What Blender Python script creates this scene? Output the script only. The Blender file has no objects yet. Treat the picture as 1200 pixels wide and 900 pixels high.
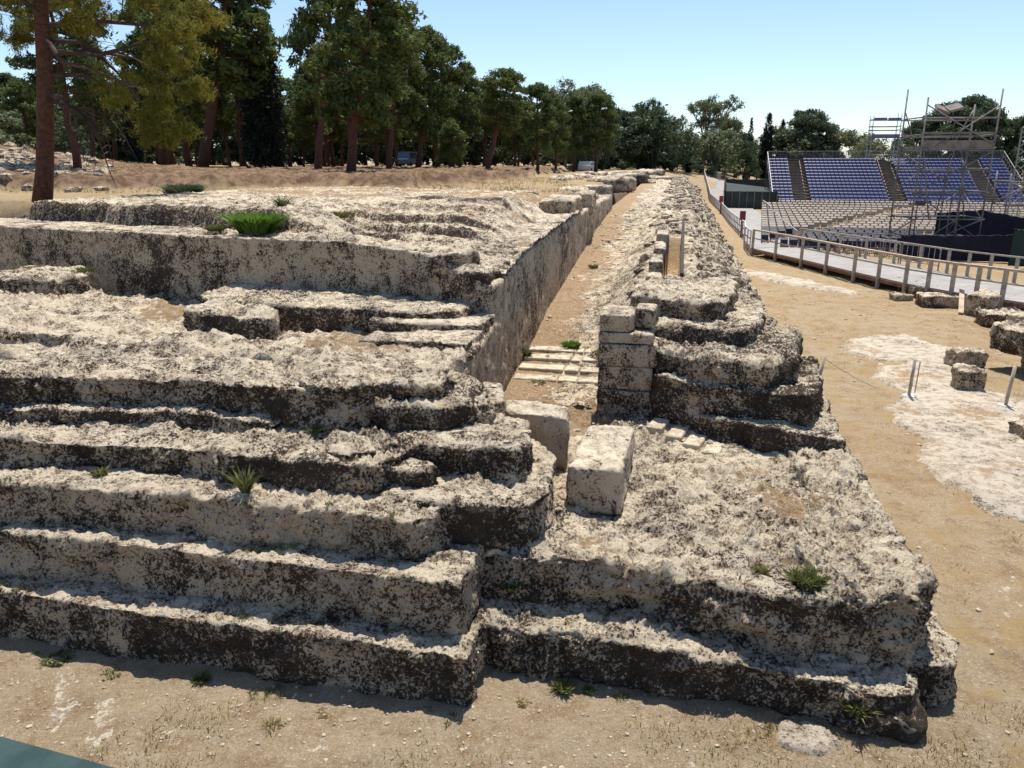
import bpy, math, random
import numpy as np
from mathutils import Vector, Matrix, Euler
from mathutils.geometry import tessellate_polygon

R = math.radians
random.seed(7)
rng = np.random.default_rng(11)
scene = bpy.context.scene
COL = scene.collection

# ------------------------------------------------------------------ camera, sky, sun, exposure
cam_data = bpy.data.cameras.new("camera")
cam_data.sensor_width = 36.0
cam_data.lens = 27.0
cam_data.clip_start = 0.05
cam_data.clip_end = 3000
cam = bpy.data.objects.new("camera", cam_data)
cam.location = (0, 0, 5.0)
cam.rotation_euler = (R(90 - 16.1), 0, 0)
COL.objects.link(cam)
scene.camera = cam

SUN_AZ, SUN_EL = R(15), R(69)
world = bpy.data.worlds.new("World")
scene.world = world
world.use_nodes = True
wn = world.node_tree
bg = wn.nodes["Background"]
sky = wn.nodes.new("ShaderNodeTexSky")
sky.sky_type = 'NISHITA'
sky.sun_disc = False
sky.sun_elevation = SUN_EL
sky.sun_rotation = SUN_AZ
sky.air_density = 0.85
sky.dust_density = 0.5
sky.ozone_density = 3.2
wn.links.new(sky.outputs[0], bg.inputs[0])
bg.inputs[1].default_value = 0.13

sun_data = bpy.data.lights.new("sun", 'SUN')
sun_data.energy = 4.9
sun_data.angle = R(0.5)
sun_data.color = (1.0, 0.94, 0.85)
sun = bpy.data.objects.new("sun", sun_data)
sun_dir = Vector((math.sin(SUN_AZ) * math.cos(SUN_EL), math.cos(SUN_AZ) * math.cos(SUN_EL), math.sin(SUN_EL)))
sun.rotation_euler = (-sun_dir).to_track_quat('-Z', 'Y').to_euler()
sun.location = (10, 30, 60)
COL.objects.link(sun)

scene.view_settings.view_transform = 'Standard'
scene.view_settings.look = 'None'
scene.view_settings.exposure = 0.45
scene.view_settings.gamma = 1.0
scene.cycles.max_bounces = 6
scene.cycles.transparent_max_bounces = 8

# ------------------------------------------------------------------ site frame: a across the altar, b along it
AZ = R(12.0)
CA, SA = math.cos(AZ), math.sin(AZ)


def w2(a, b):
    return a * CA + b * SA, -a * SA + b * CA


def w3(a, b, z):
    x, y = w2(a, b)
    return (x, y, z)


def to_world(v):
    out = v.copy()
    out[:, 0] = v[:, 0] * CA + v[:, 1] * SA
    out[:, 1] = -v[:, 0] * SA + v[:, 1] * CA
    return out


# ------------------------------------------------------------------ noise (numpy)
_perm = np.random.default_rng(3).permutation(256).astype(np.int32)
_perm = np.concatenate([_perm, _perm, _perm])
_g = np.random.default_rng(5).normal(size=(256, 3)).astype(np.float32)
_g /= np.linalg.norm(_g, axis=1)[:, None]


def perlin(p):
    p = np.asarray(p, dtype=np.float32)
    i = np.floor(p).astype(np.int32)
    f = p - i
    i &= 255
    u = f * f * f * (f * (f * 6 - 15) + 10)
    out = 0
    for dx in (0, 1):
        wx = u[:, 0] if dx else 1 - u[:, 0]
        px = _perm[(i[:, 0] + dx) & 255]
        for dy in (0, 1):
            wy = u[:, 1] if dy else 1 - u[:, 1]
            py = _perm[(px + i[:, 1] + dy) & 255]
            for dz in (0, 1):
                wz = u[:, 2] if dz else 1 - u[:, 2]
                g = _g[_perm[(py + i[:, 2] + dz) & 255]]
                d = g[:, 0] * (f[:, 0] - dx) + g[:, 1] * (f[:, 1] - dy) + g[:, 2] * (f[:, 2] - dz)
                out = out + wx * wy * wz * d
    return out * 1.5


def fbm(p, octv=3, gain=0.5):
    s = 0
    a = 1.0
    q = np.asarray(p, dtype=np.float32)
    for k in range(octv):
        s = s + a * perlin(q)
        q = q * 2.03 + 17.3
        a *= gain
    return s


def ss(x, a, b):
    t = np.clip((x - a) / (b - a), 0, 1)
    return t * t * (3 - 2 * t)


# ------------------------------------------------------------------ object helpers
def link(o, parent=None):
    COL.objects.link(o)
    if parent is not None:
        o.parent = parent
    return o


def tag(o, label=None, cat=None, group=None, kind=None):
    if label: o['label'] = label
    if cat: o['category'] = cat
    if group: o['group'] = group
    if kind: o['kind'] = kind
    return o


def thing(name, label, cat, loc=(0, 0, 0), rz=0, group=None):
    o = bpy.data.objects.new(name, None)
    o.empty_display_size = 0.3
    o.location = loc
    o.rotation_euler = (0, 0, rz)
    link(o)
    return tag(o, label, cat, group)


def copy_tree(o, parent=None):
    c = o.copy()
    COL.objects.link(c)
    c.parent = parent
    for ch in o.children:
        copy_tree(ch, c)
    return c


def mesh_np(name, verts, faces, mat, parent=None, attrs=None, smooth=True, objname=None):
    """faces: (n,k) array with k = 3 or 4"""
    me = bpy.data.meshes.new(name)
    verts = np.asarray(verts, dtype=np.float32)
    faces = np.asarray(faces, dtype=np.int32)
    n, k = faces.shape
    me.vertices.add(len(verts))
    me.vertices.foreach_set('co', verts.ravel())
    me.loops.add(n * k)
    me.loops.foreach_set('vertex_index', faces.ravel())
    me.polygons.add(n)
    me.polygons.foreach_set('loop_start', np.arange(0, n * k, k, dtype=np.int32))
    me.polygons.foreach_set('use_smooth', np.full(n, smooth, dtype=bool))
    me.update(calc_edges=True)
    if attrs:
        for an, av in attrs.items():
            at = me.attributes.new(an, 'FLOAT', 'POINT')
            at.data.foreach_set('value', np.asarray(av, dtype=np.float32))
    if mat: me.materials.append(mat)
    o = bpy.data.objects.new(name, me)
    return link(o, parent)


class MB:
    def __init__(s):
        s.v = []; s.f = []

    def add(s, vs, fs):
        n = len(s.v)
        s.v += [tuple(v) for v in vs]
        s.f += [tuple(i + n for i in f) for f in fs]

    def box(s, c, size, rz=0, rx=0, ry=0):
        hx, hy, hz = size[0] / 2, size[1] / 2, size[2] / 2
        M = Matrix.Translation(c) @ Euler((rx, ry, rz)).to_matrix().to_4x4()
        vs = [M @ Vector((x * hx, y * hy, z * hz)) for x in (-1, 1) for y in (-1, 1) for z in (-1, 1)]
        s.add(vs, [(0, 1, 3, 2), (4, 6, 7, 5), (0, 4, 5, 1), (2, 3, 7, 6), (0, 2, 6, 4), (1, 5, 7, 3)])

    def bar(s, p, q, w, h=None):
        """square bar from p to q"""
        p = Vector(p); q = Vector(q); d = (q - p).normalized()
        up = Vector((0, 0, 1)) if abs(d.z) < 0.95 else Vector((0, 1, 0))
        x = d.cross(up).normalized(); y = x.cross(d)
        h = h or w
        vs = [e + x * (i * w / 2) + y * (j * h / 2) for e in (p, q) for i, j in ((-1, -1), (1, -1), (1, 1), (-1, 1))]
        s.add(vs, [(0, 3, 2, 1), (4, 5, 6, 7), (0, 1, 5, 4), (1, 2, 6, 5), (2, 3, 7, 6), (3, 0, 4, 7)])

    def tube(s, pts, rad, n=8, cap=True):
        pts = [Vector(p) for p in pts]
        if not hasattr(rad, '__len__'): rad = [rad] * len(pts)
        vs = []
        for i, p in enumerate(pts):
            d = (pts[min(i + 1, len(pts) - 1)] - pts[max(i - 1, 0)]).normalized()
            up = Vector((0, 0, 1)) if abs(d.z) < 0.9 else Vector((0, 1, 0))
            x = d.cross(up).normalized(); y = x.cross(d)
            for k in range(n):
                t = 2 * math.pi * k / n
                vs.append(p + x * (math.cos(t) * rad[i]) + y * (math.sin(t) * rad[i]))
        fs = []
        for i in range(len(pts) - 1):
            for k in range(n):
                a, b = i * n + k, i * n + (k + 1) % n
                fs.append((a, b, b + n, a + n))
        if cap:
            fs.append(tuple(range(n - 1, -1, -1)))
            fs.append(tuple((len(pts) - 1) * n + k for k in range(n)))
        s.add(vs, fs)

    def build(s, name, mat, parent=None, smooth=False):
        me = bpy.data.meshes.new(name)
        me.from_pydata(s.v, [], s.f)
        me.materials.append(mat)
        if smooth:
            me.polygons.foreach_set('use_smooth', [True] * len(me.polygons))
        me.update()
        return link(bpy.data.objects.new(name, me), parent)


# ------------------------------------------------------------------ materials
def newmat(name):
    m = bpy.data.materials.new(name)
    m.use_nodes = True
    nt = m.node_tree
    for n in list(nt.nodes): nt.nodes.remove(n)
    out = nt.nodes.new('ShaderNodeOutputMaterial')
    b = nt.nodes.new('ShaderNodeBsdfPrincipled')
    nt.links.new(b.outputs[0], out.inputs[0])
    b.inputs['Roughness'].default_value = 0.9
    b.inputs['Specular IOR Level'].default_value = 0.2
    return m, nt, b


class NT:
    def __init__(s, nt): s.nt = nt

    def n(s, t, **kw):
        x = s.nt.nodes.new(t)
        for k, v in kw.items(): setattr(x, k, v)
        return x

    def l(s, a, b): s.nt.links.new(a, b)

    def noise(s, vec, scale, detail=4, rough=0.55, dist=0.0, lac=2.0):
        x = s.n('ShaderNodeTexNoise')
        x.inputs['Scale'].default_value = scale
        x.inputs['Detail'].default_value = detail
        x.inputs['Roughness'].default_value = rough
        x.inputs['Distortion'].default_value = dist
        x.inputs['Lacunarity'].default_value = lac
        s.l(vec, x.inputs['Vector'])
        return x.outputs[0]

    def math(s, op, a, b=None, c=None):
        x = s.n('ShaderNodeMath', operation=op)
        for i, v in enumerate((a, b, c)):
            if v is None: continue
            if isinstance(v, (int, float)): x.inputs[i].default_value = v
            else: s.l(v, x.inputs[i])
        return x.outputs[0]

    def step(s, v, lo, hi):
        x = s.n('ShaderNodeMapRange', interpolation_type='SMOOTHSTEP')
        s.l(v, x.inputs[0])
        x.inputs[1].default_value = lo
        x.inputs[2].default_value = hi
        return x.outputs[0]

    def mix(s, f, a, b):
        x = s.n('ShaderNodeMix', data_type='RGBA')
        if isinstance(f, (int, float)): x.inputs[0].default_value = f
        else: s.l(f, x.inputs[0])
        for v, i in ((a, 6), (b, 7)):
            if isinstance(v, tuple): x.inputs[i].default_value = (*v, 1)
            else: s.l(v, x.inputs[i])
        return x.outputs[2]

    def attr(s, name):
        x = s.n('ShaderNodeAttribute', attribute_name=name)
        return x.outputs['Fac']

    def bump(s, h, bsdf, strength=0.6, dist=0.02):
        x = s.n('ShaderNodeBump')
        x.inputs['Strength'].default_value = strength
        x.inputs['Distance'].default_value = dist
        s.l(h, x.inputs['Height'])
        s.l(x.outputs[0], bsdf.inputs['Normal'])


def mat_rock(name='weathered_limestone', pale=(0.80, 0.69, 0.505), tan=(0.56, 0.45, 0.32), dark=(0.028, 0.020, 0.016), clean=0.0):
    m, nt, b = newmat(name)
    N = NT(nt)
    pos = N.n('ShaderNodeNewGeometry').outputs['Position']
    n_big = N.noise(pos, 0.9, 4, 0.55)
    n_mid = N.noise(pos, 4.5, 9, 0.70, 0.3)
    n_fin = N.noise(pos, 15, 9, 0.82, 0.0)
    n_spk = N.noise(pos, 30, 8, 0.85, 0.15)
    n_grn = N.noise(pos, 95, 4, 0.75)
    up = N.attr('up')
    # bare stone: cream and tan patches, tan tint on steep faces
    stone_ = N.mix(N.step(N.math('ADD', n_mid, N.math('MULTIPLY', N.math('SUBTRACT', n_fin, .5), .5)), 0.46, 0.56), pale, tan)
    stone_ = N.mix(N.math('MULTIPLY', N.math('SUBTRACT', 1.0, up), 0.65), stone_, (0.58, 0.44, 0.30))  # steep-face tan raised in place of more fill light in shade
    stone_ = N.mix(N.math('MULTIPLY', N.step(n_grn, 0.53, 0.60), .5), stone_, (0.26, 0.20, 0.15))
    stone_ = N.mix(N.math('MULTIPLY', N.step(n_big, 0.50, 0.62), 0.3), stone_, (0.40, 0.35, 0.29))
    # brown-grey crust flecks on the open faces
    dirt = N.math('ADD', n_spk, N.math('MULTIPLY', N.math('SUBTRACT', n_mid, .5), .45))
    dirt = N.math('ADD', dirt, N.math('MULTIPLY', N.math('SUBTRACT', n_big, .5), .25))
    base = N.mix(N.math('MULTIPLY', N.step(dirt, 0.528 + .055 * clean, 0.546 + .055 * clean), .82), stone_, (0.20, 0.145, 0.10))
    base = N.mix(N.math('MULTIPLY', N.step(dirt, 0.552 + .08 * clean, 0.566 + .08 * clean), .95), base, (0.04, 0.029, 0.023))
    # sand caught on flat places
    sandv = N.math('ADD', N.attr('sand'), N.math('MULTIPLY', N.math('SUBTRACT', N.noise(pos, 5, 9, 0.75), 0.5), 2.2))
    sandf = N.step(sandv, 0.45, 0.62)
    scol = N.mix(N.step(n_fin, .44, .58), (0.33, 0.215, 0.115), (0.43, 0.31, 0.19))
    scol = N.mix(N.math('MULTIPLY', N.step(n_spk, .54, .60), .8), scol, (0.55, 0.46, 0.33))
    scol = N.mix(N.math('MULTIPLY', N.step(n_spk, .46, .40), .7), scol, (0.17, 0.11, 0.065))
    base = N.mix(sandf, base, scol)
    # black crustose lichen, patchy, ragged
    lv = N.math('ADD', N.math('MULTIPLY', n_fin, 0.68), N.math('MULTIPLY', n_mid, 0.32))
    lv = N.math('ADD', lv, N.math('MULTIPLY', N.math('SUBTRACT', N.attr('lich'), 0.5), 0.30))
    lv = N.math('ADD', lv, N.math('MULTIPLY', N.math('SUBTRACT', n_spk, 0.5), 0.55))
    lf = N.step(lv, 0.525, 0.54)
    lf = N.math('MULTIPLY', lf, N.math('SUBTRACT', 1.0, sandf))
    dk = N.mix(N.step(n_grn, 0.45, 0.60), dark, (0.085, 0.058, 0.042))
    colr = N.mix(N.math('MULTIPLY', lf, 0.94), base, dk)
    ros = N.step(N.noise(pos, 7.5, 5, 0.75, 0.8), 0.60, 0.62)
    colr = N.mix(N.math('MULTIPLY', ros, 0.55), colr, (0.50, 0.45, 0.36))
    N.l(colr, b.inputs['Base Color'])
    b.inputs['Roughness'].default_value = 0.95
    b.inputs['Specular IOR Level'].default_value = 0.1
    hgt = N.math('ADD', n_fin, N.math('MULTIPLY', n_spk, 0.6))
    hgt = N.math('ADD', hgt, N.math('MULTIPLY', n_grn, 0.2))
    N.bump(hgt, b, 1.0, 0.048 - .022 * clean)
    return m


def mat_sand():
    m, nt, b = newmat('dry_sandy_ground')
    N = NT(nt)
    pos = N.n('ShaderNodeNewGeometry').outputs['Position']
    big = N.noise(pos, 0.30, 6, 0.65, 0.4)
    mid = N.noise(pos, 2.0, 9, 0.72)
    fine = N.noise(pos, 14, 9, 0.82)
    spk = N.noise(pos, 42, 6, 0.8)
    grain = N.noise(pos, 120, 3, 0.75)
    c = N.mix(N.step(big, 0.42, 0.58), (0.31, 0.215, 0.112), (0.34, 0.255, 0.148))
    # greyer trodden earth in front of the altar
    c = N.mix(N.math('MULTIPLY', N.attr('grey'), .5), c, (0.31, 0.245, 0.168))
    c = N.mix(N.math('MULTIPLY', N.step(mid, 0.49, 0.60), .7), c, (0.37, 0.285, 0.185))
    c = N.mix(N.math('MULTIPLY', N.step(mid, 0.48, 0.40), .7), c, (0.225, 0.14, 0.07))
    c = N.mix(N.math('MULTIPLY', N.step(fine, 0.53, 0.62), .6), c, (0.45, 0.365, 0.255))
    c = N.mix(N.math('MULTIPLY', N.step(fine, 0.48, 0.38), 0.6), c, (0.20, 0.135, 0.08))
    c = N.mix(N.math('MULTIPLY', N.step(spk, 0.57, 0.62), 0.75), c, (0.62, 0.56, 0.45))
    c = N.mix(N.math('MULTIPLY', N.step(spk, 0.44, 0.38), 0.65), c, (0.13, 0.09, 0.055))
    c = N.mix(N.math('MULTIPLY', N.step(grain, 0.53, 0.62), 0.4), c, (0.55, 0.48, 0.37))
    red = N.attr('red')
    c = N.mix(red, c, N.mix(N.step(mid, 0.42, 0.58), (0.12, 0.075, 0.048), (0.24, 0.16, 0.10)))  # reddish bank earth, darkened to carry the shade on the bank face
    pv = N.math('ADD', N.attr('pale'), N.math('MULTIPLY', N.math('SUBTRACT', N.noise(pos, 5, 9, 0.75), 0.5), 2.2))
    pf = N.step(pv, 0.5, 0.60)
    c = N.mix(pf, c, N.mix(N.step(fine, 0.47, 0.56), (0.62, 0.54, 0.41), (0.30, 0.24, 0.18)))
    c = N.mix(N.math('MULTIPLY', N.step(N.noise(pos, 1.3, 8, 0.75), 0.5, 0.6), N.math('MULTIPLY', N.attr('straw'), 0.7)), c,
              N.mix(N.step(spk, .45, .56), (0.40, 0.29, 0.125), (0.28, 0.19, 0.085)))
    N.l(c, b.inputs['Base Color'])
    b.inputs['Roughness'].default_value = 1.0
    b.inputs['Specular IOR Level'].default_value = 0.05
    N.bump(N.math('ADD', fine, N.math('MULTIPLY', spk, 0.5)), b, 0.9, 0.045)
    return m


def mat_simple(name, c1, c2=None, scale=6.0, rough=0.7, metal=0.0, bump=0.0, spec=0.3, obj=False):
    m, nt, b = newmat(name)
    N = NT(nt)
    c2 = c2 or tuple(x * 0.75 for x in c1)
    if obj: pos = N.n('ShaderNodeTexCoord').outputs['Object']
    else: pos = N.n('ShaderNodeNewGeometry').outputs['Position']
    f = N.noise(pos, scale, 6, 0.65)
    N.l(N.mix(N.step(f, 0.38, 0.64), c1, c2), b.inputs['Base Color'])
    b.inputs['Roughness'].default_value = rough
    b.inputs['Metallic'].default_value = metal
    b.inputs['Specular IOR Level'].default_value = spec
    if bump: N.bump(N.noise(pos, scale * 4, 5, 0.7), b, 0.5, bump)
    return m


def mat_leaf(name, lit, dk, warm, trans=0.35):
    m, nt, b = newmat(name)
    N = NT(nt)
    t = N.attr('tint')
    oi = N.n('ShaderNodeObjectInfo').outputs['Random']
    pos = N.n('ShaderNodeNewGeometry').outputs['Position']
    c = N.mix(t, dk, lit)
    c = N.mix(N.math('MULTIPLY', N.step(N.noise(pos, 0.6, 3, 0.5), 0.45, 0.7), 0.6), c, warm)
    c = N.mix(N.math('MULTIPLY', oi, 0.25), c, warm)
    N.l(c, b.inputs['Base Color'])
    b.inputs['Roughness'].default_value = 0.65
    b.inputs['Specular IOR Level'].default_value = 0.25
    tr = N.n('ShaderNodeBsdfTranslucent')
    N.l(c, tr.inputs['Color'])
    mx = N.n('ShaderNodeMixShader')
    mx.inputs[0].default_value = trans
    N.l(b.outputs[0], mx.inputs[1]); N.l(tr.outputs[0], mx.inputs[2])
    out = [n for n in nt.nodes if n.type == 'OUTPUT_MATERIAL'][0]
    N.l(mx.outputs[0], out.inputs[0])
    return m


M = {}
M['rock'] = mat_rock()
M['pale_rock'] = mat_rock('pale_cut_limestone', (0.72, 0.63, 0.47), (0.52, 0.43, 0.31), clean=1.0)
M['bedrock'] = mat_rock('dull_bedrock', (0.62, 0.54, 0.42), (0.47, 0.39, 0.29), clean=.6)
M['sand'] = mat_sand()
M['bark'] = mat_simple('red_brown_pine_bark', (0.13, 0.055, 0.032), (0.06, 0.032, 0.024), 9, 0.95, bump=0.04)
M['bark_grey'] = mat_simple('grey_brown_bark', (0.10, 0.065, 0.05), (0.05, 0.036, 0.03), 5, 0.95, bump=0.04)
M['bark_pale'] = mat_simple('pale_eucalyptus_bark', (0.30, 0.25, 0.20), (0.16, 0.12, 0.09), 3, 0.9)
M['pine_leaf'] = mat_leaf('pine_needles', (0.116, 0.158, 0.041), (0.029, 0.054, 0.026), (0.149, 0.164, 0.035))
M['near_leaf'] = mat_leaf('olive_pine_needles', (0.179, 0.178, 0.025), (0.062, 0.071, 0.018), (0.235, 0.190, 0.022), 0.45)
M['cyp_leaf'] = mat_leaf('cypress_foliage', (0.016, 0.028, 0.020), (0.008, 0.015, 0.013), (0.018, 0.026, 0.014), 0.12)
M['euc_leaf'] = mat_leaf('eucalyptus_leaves', (0.186, 0.234, 0.112), (0.072, 0.106, 0.055), (0.240, 0.212, 0.099), 0.3)  # leaf greens lightened in place of distance haze
M['bush_leaf'] = mat_leaf('broad_dark_leaves', (0.088, 0.128, 0.061), (0.030, 0.053, 0.030), (0.100, 0.128, 0.052), 0.25)
M['weed_leaf'] = mat_leaf('green_weed_leaves', (0.13, 0.165, 0.045), (0.06, 0.08, 0.025), (0.24, 0.20, 0.07), 0.35)
M['bright_leaf'] = mat_leaf('bright_green_leaves', (0.14, 0.26, 0.035), (0.06, 0.13, 0.02), (0.20, 0.26, 0.04), 0.4)
M['dry_leaf'] = mat_leaf('dry_grass_blades', (0.42, 0.33, 0.15), (0.26, 0.19, 0.08), (0.35, 0.30, 0.12), 0.3)
M['galv'] = mat_simple('galvanised_steel', (0.36, 0.36, 0.36), (0.22, 0.21, 0.21), 3, 0.55, 0.5)
M['galv_old'] = mat_simple('weathered_scaffold_tube', (0.25, 0.235, 0.22), (0.14, 0.125, 0.115), 2, 0.7, 0.3)
M['blue'] = mat_simple('blue_plastic', (0.035, 0.06, 0.19), (0.024, 0.04, 0.13), 1.5, 0.45, spec=0.5)
M['bluegrey'] = mat_simple('blue_grey_board', (0.14, 0.16, 0.27), (0.10, 0.115, 0.19), 1.5, 0.6)
M['greyseat'] = mat_simple('grey_plastic', (0.36, 0.295, 0.225), (0.26, 0.205, 0.155), 1.0, 0.55, spec=0.5)
M['navy'] = mat_simple('navy_black_plastic', (0.022, 0.024, 0.045), (0.014, 0.015, 0.026), 1.5, 0.5, spec=0.4)
M['whiterail'] = mat_simple('white_painted_rail', (0.52, 0.50, 0.47), (0.40, 0.37, 0.34), 3, 0.6)
M['timber'] = mat_simple('sun_bleached_timber', (0.52, 0.42, 0.31), (0.37, 0.28, 0.20), 5, 0.85)
M['greypost'] = mat_simple('grey_weathered_post', (0.44, 0.38, 0.31), (0.30, 0.25, 0.20), 5, 0.8)
M['joist'] = mat_simple('brown_timber_joist', (0.24, 0.13, 0.075), (0.13, 0.07, 0.045), 4, 0.9)
M['deck'] = mat_simple('pale_grey_deck', (0.33, 0.31, 0.28), (0.26, 0.245, 0.225), 1.3, 0.8)
M['red'] = mat_simple('faded_red_paint', (0.26, 0.035, 0.045), (0.17, 0.03, 0.035), 3, 0.6)
M['redrail'] = mat_simple('maroon_rail', (0.22, 0.075, 0.075), (0.15, 0.05, 0.05), 3, 0.7)
M['curtain'] = mat_simple('dark_blue_black_cloth', (0.010, 0.010, 0.020), (0.018, 0.016, 0.034), 1.1, 0.8, bump=0.05)
M['tarp'] = mat_simple('dark_green_tarpaulin', (0.012, 0.035, 0.030), (0.008, 0.022, 0.020), 0.9, 0.6, bump=0.05)
M['net'] = mat_simple('dark_green_windbreak_net', (0.045, 0.060, 0.052), (0.028, 0.038, 0.034), 0.8, 0.9)
M['board'] = mat_simple('grey_plank', (0.24, 0.21, 0.185), (0.15, 0.13, 0.11), 2, 0.85)
M['teal'] = mat_simple('teal_painted_metal', (0.022, 0.046, 0.044), (0.036, 0.066, 0.062), 9, 0.8, bump=0.002, spec=0.2)
M['carblue'] = mat_simple('dusty_blue_car_paint', (0.05, 0.10, 0.17), (0.04, 0.08, 0.13), 1, 0.4, spec=0.5)
M['carwhite'] = mat_simple('white_car_paint', (0.62, 0.62, 0.62), (0.52, 0.52, 0.52), 1, 0.4, spec=0.5)
M['glass'] = mat_simple('dark_window_glass', (0.02, 0.025, 0.03), (0.02, 0.025, 0.03), 1, 0.1, spec=0.6)
M['rubber'] = mat_simple('black_rubber', (0.02, 0.02, 0.02), (0.03, 0.03, 0.03), 3, 0.8)
M['wood_dark'] = mat_simple('dark_weathered_board', (0.06, 0.048, 0.040), (0.035, 0.03, 0.026), 3, 0.9)

# ------------------------------------------------------------------ terrain
BX = np.array([-90, -45, -30, -16, -8, -3.5, -0.6, 1.0, 3.0, 8, 20], dtype=float)
BY = np.array([16, 24, 30, 33.5, 35.0, 36.5, 50, 61, 76, 112, 150], dtype=float)


def terr(X, Y):
    X = np.asarray(X, dtype=float); Y = np.asarray(Y, dtype=float)
    a = X * CA - Y * SA
    b = X * SA + Y * CA
    P0 = np.stack([X.ravel(), Y.ravel(), np.zeros(X.size)], 1)
    low = 1.6 * ss(b, 115, 190)
    wid = 1.0 + np.clip(b - 95, 0, 400) * 0.55
    m = ss(-a, 4.1 - wid * 1.0, 4.6 - wid * 0.0) * ss(b, 19.8, 21.2)
    z = low * (1 - m) + 3.85 * m
    # bank of red earth
    yb = np.interp(X, BX, BY)
    slope = np.interp(X, BX, np.gradient(BY, BX))
    n1 = fbm(P0 * 0.28, 3).reshape(X.shape)
    d = (Y - yb) / np.sqrt(1 + slope ** 2) + n1 * 2.2
    z = z + 0.60 * ss(d, 0, 1.5) * m
    # rocky rise at far left
    r2 = ((X + 34) / 8.5) ** 2 + ((Y - 46) / 13) ** 2
    z = z + 1.7 * np.exp(-r2) * m
    return z


def terr1(x, y):
    return float(terr(np.array([x]), np.array([y]))[0])


def axis(segs):
    out = [segs[0][0]]
    for s0, s1, st in segs:
        n = max(1, int(round((s1 - s0) / st)))
        out += list(np.linspace(s0, s1, n + 1)[1:])
    return np.array(out)


def grid_faces(nx, ny):
    i = np.arange(nx - 1)[None, :] + np.arange(ny - 1)[:, None] * nx
    i = i.ravel()
    return np.stack([i, i + 1, i + 1 + nx, i + nx], 1)


gx = axis([(-900, -200, 100), (-200, -60, 14), (-60, -20, 0.9), (-20, -7, 0.3), (-7, 12, 0.075), (12, 20, 0.2), (20, 60, 1.2), (60, 200, 14), (200, 900, 100)])
gy = axis([(-200, -20, 30), (-20, 3, 1.5), (3, 5, 0.2), (5, 7.5, 0.05), (7.5, 24, 0.12), (24, 60, 0.35), (60, 130, 1.2), (130, 260, 8), (260, 1500, 120)])
GX, GY = np.meshgrid(gx, gy)
GZ = terr(GX, GY)
P0 = np.stack([GX.ravel(), GY.ravel(), np.zeros(GX.size)], 1)
gn = fbm(P0 * 0.8, 3) * 0.05 + fbm(P0 * 5.0, 3) * 0.014
stray = np.clip(perlin(P0 * 9.0) - 0.25, 0, 1) * 0.05
near = (np.abs(GX.ravel()) < 60) & (GY.ravel() < 130)
A_ = GX.ravel() * CA - GY.ravel() * SA
B_ = GX.ravel() * SA + GY.ravel() * CA
gz = GZ.ravel() + (gn + stray) * np.where(near, 1, 0.0)
rough_bank = GZ.ravel() > 4.0
gz += np.where(rough_bank & near, fbm(P0 * 1.3 + 9, 4) * 0.22, 0)
# shallow natural ridge in front of the altar, left
pale = np.zeros(GX.size)
for (x0, y0, x1, y1, r_, st_) in [(-4.6, 6.75, -4.15, 5.85, .13, .62), (-4.2, 6.6, -3.65, 5.95, .10, .50), (-4.8, 6.1, -4.45, 6.5, .07, .50), (-3.9, 6.2, -3.7, 5.7, .15, .6), (-3.2, 5.9, -2.8, 5.6, .14, .46),
                                  (-1.9, 5.5, -1.5, 5.8, .16, .5), (-2.3, 5.35, -1.7, 5.4, .15, .42), (.9, 5.3, 1.6, 5.5, .2, .36), (4.3, 8.6, 4.6, 9.4, .25, .4), (3.7, 9.8, 4.2, 10.6, .25, .42), (5.6, 7.6, 6.3, 8.6, .3, .4)]:
    L_ = (x1 - x0) ** 2 + (y1 - y0) ** 2
    t_ = np.clip(((GX.ravel() - x0) * (x1 - x0) + (GY.ravel() - y0) * (y1 - y0)) / L_, 0, 1)
    dd = np.hypot(GX.ravel() - x0 - t_ * (x1 - x0), GY.ravel() - y0 - t_ * (y1 - y0))
    pale = np.maximum(pale, st_ * np.exp(-(dd / r_) ** 2))
pale = np.maximum(pale, 0.30 * ((A_ > 3.0) & (A_ < 4.4) & (B_ > 24)))
red = ss(GZ.ravel(), 3.88, 4.05) * (B_ < 100)
straw = (1 - red) * ((A_ > 3) & (GZ.ravel() < 2)) * 0.9 + (GZ.ravel() > 3.2) * (1 - red)
gv = np.stack([GX.ravel(), GY.ravel(), gz], 1)
ground = mesh_np('ground', gv, grid_faces(len(gx), len(gy)), M['sand'], attrs={'pale': pale, 'red': red, 'straw': straw, 'grey': ((B_ < 8) & (GZ.ravel() < 1)) * 1.0})
tag(ground, 'dry sandy ground with straw and limestone chips', kind='structure')


# bedrock patches to the right of the altar
def inside(poly, X, Y):
    c = np.zeros(X.shape, bool)
    n = len(poly)
    dmin = np.full(X.shape, 1e9)
    for i in range(n):
        x0, y0 = poly[i]; x1, y1 = poly[(i + 1) % n]
        cond = ((y0 > Y) != (y1 > Y)) & (X < (x1 - x0) * (Y - y0) / (y1 - y0 + 1e-12) + x0)
        c ^= cond
        L = (x1 - x0) ** 2 + (y1 - y0) ** 2
        t = np.clip(((X - x0) * (x1 - x0) + (Y - y0) * (y1 - y0)) / L, 0, 1)
        dmin = np.minimum(dmin, np.hypot(X - x0 - t * (x1 - x0), Y - y0 - t * (y1 - y0)))
    return np.where(c, dmin, -dmin)


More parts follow.
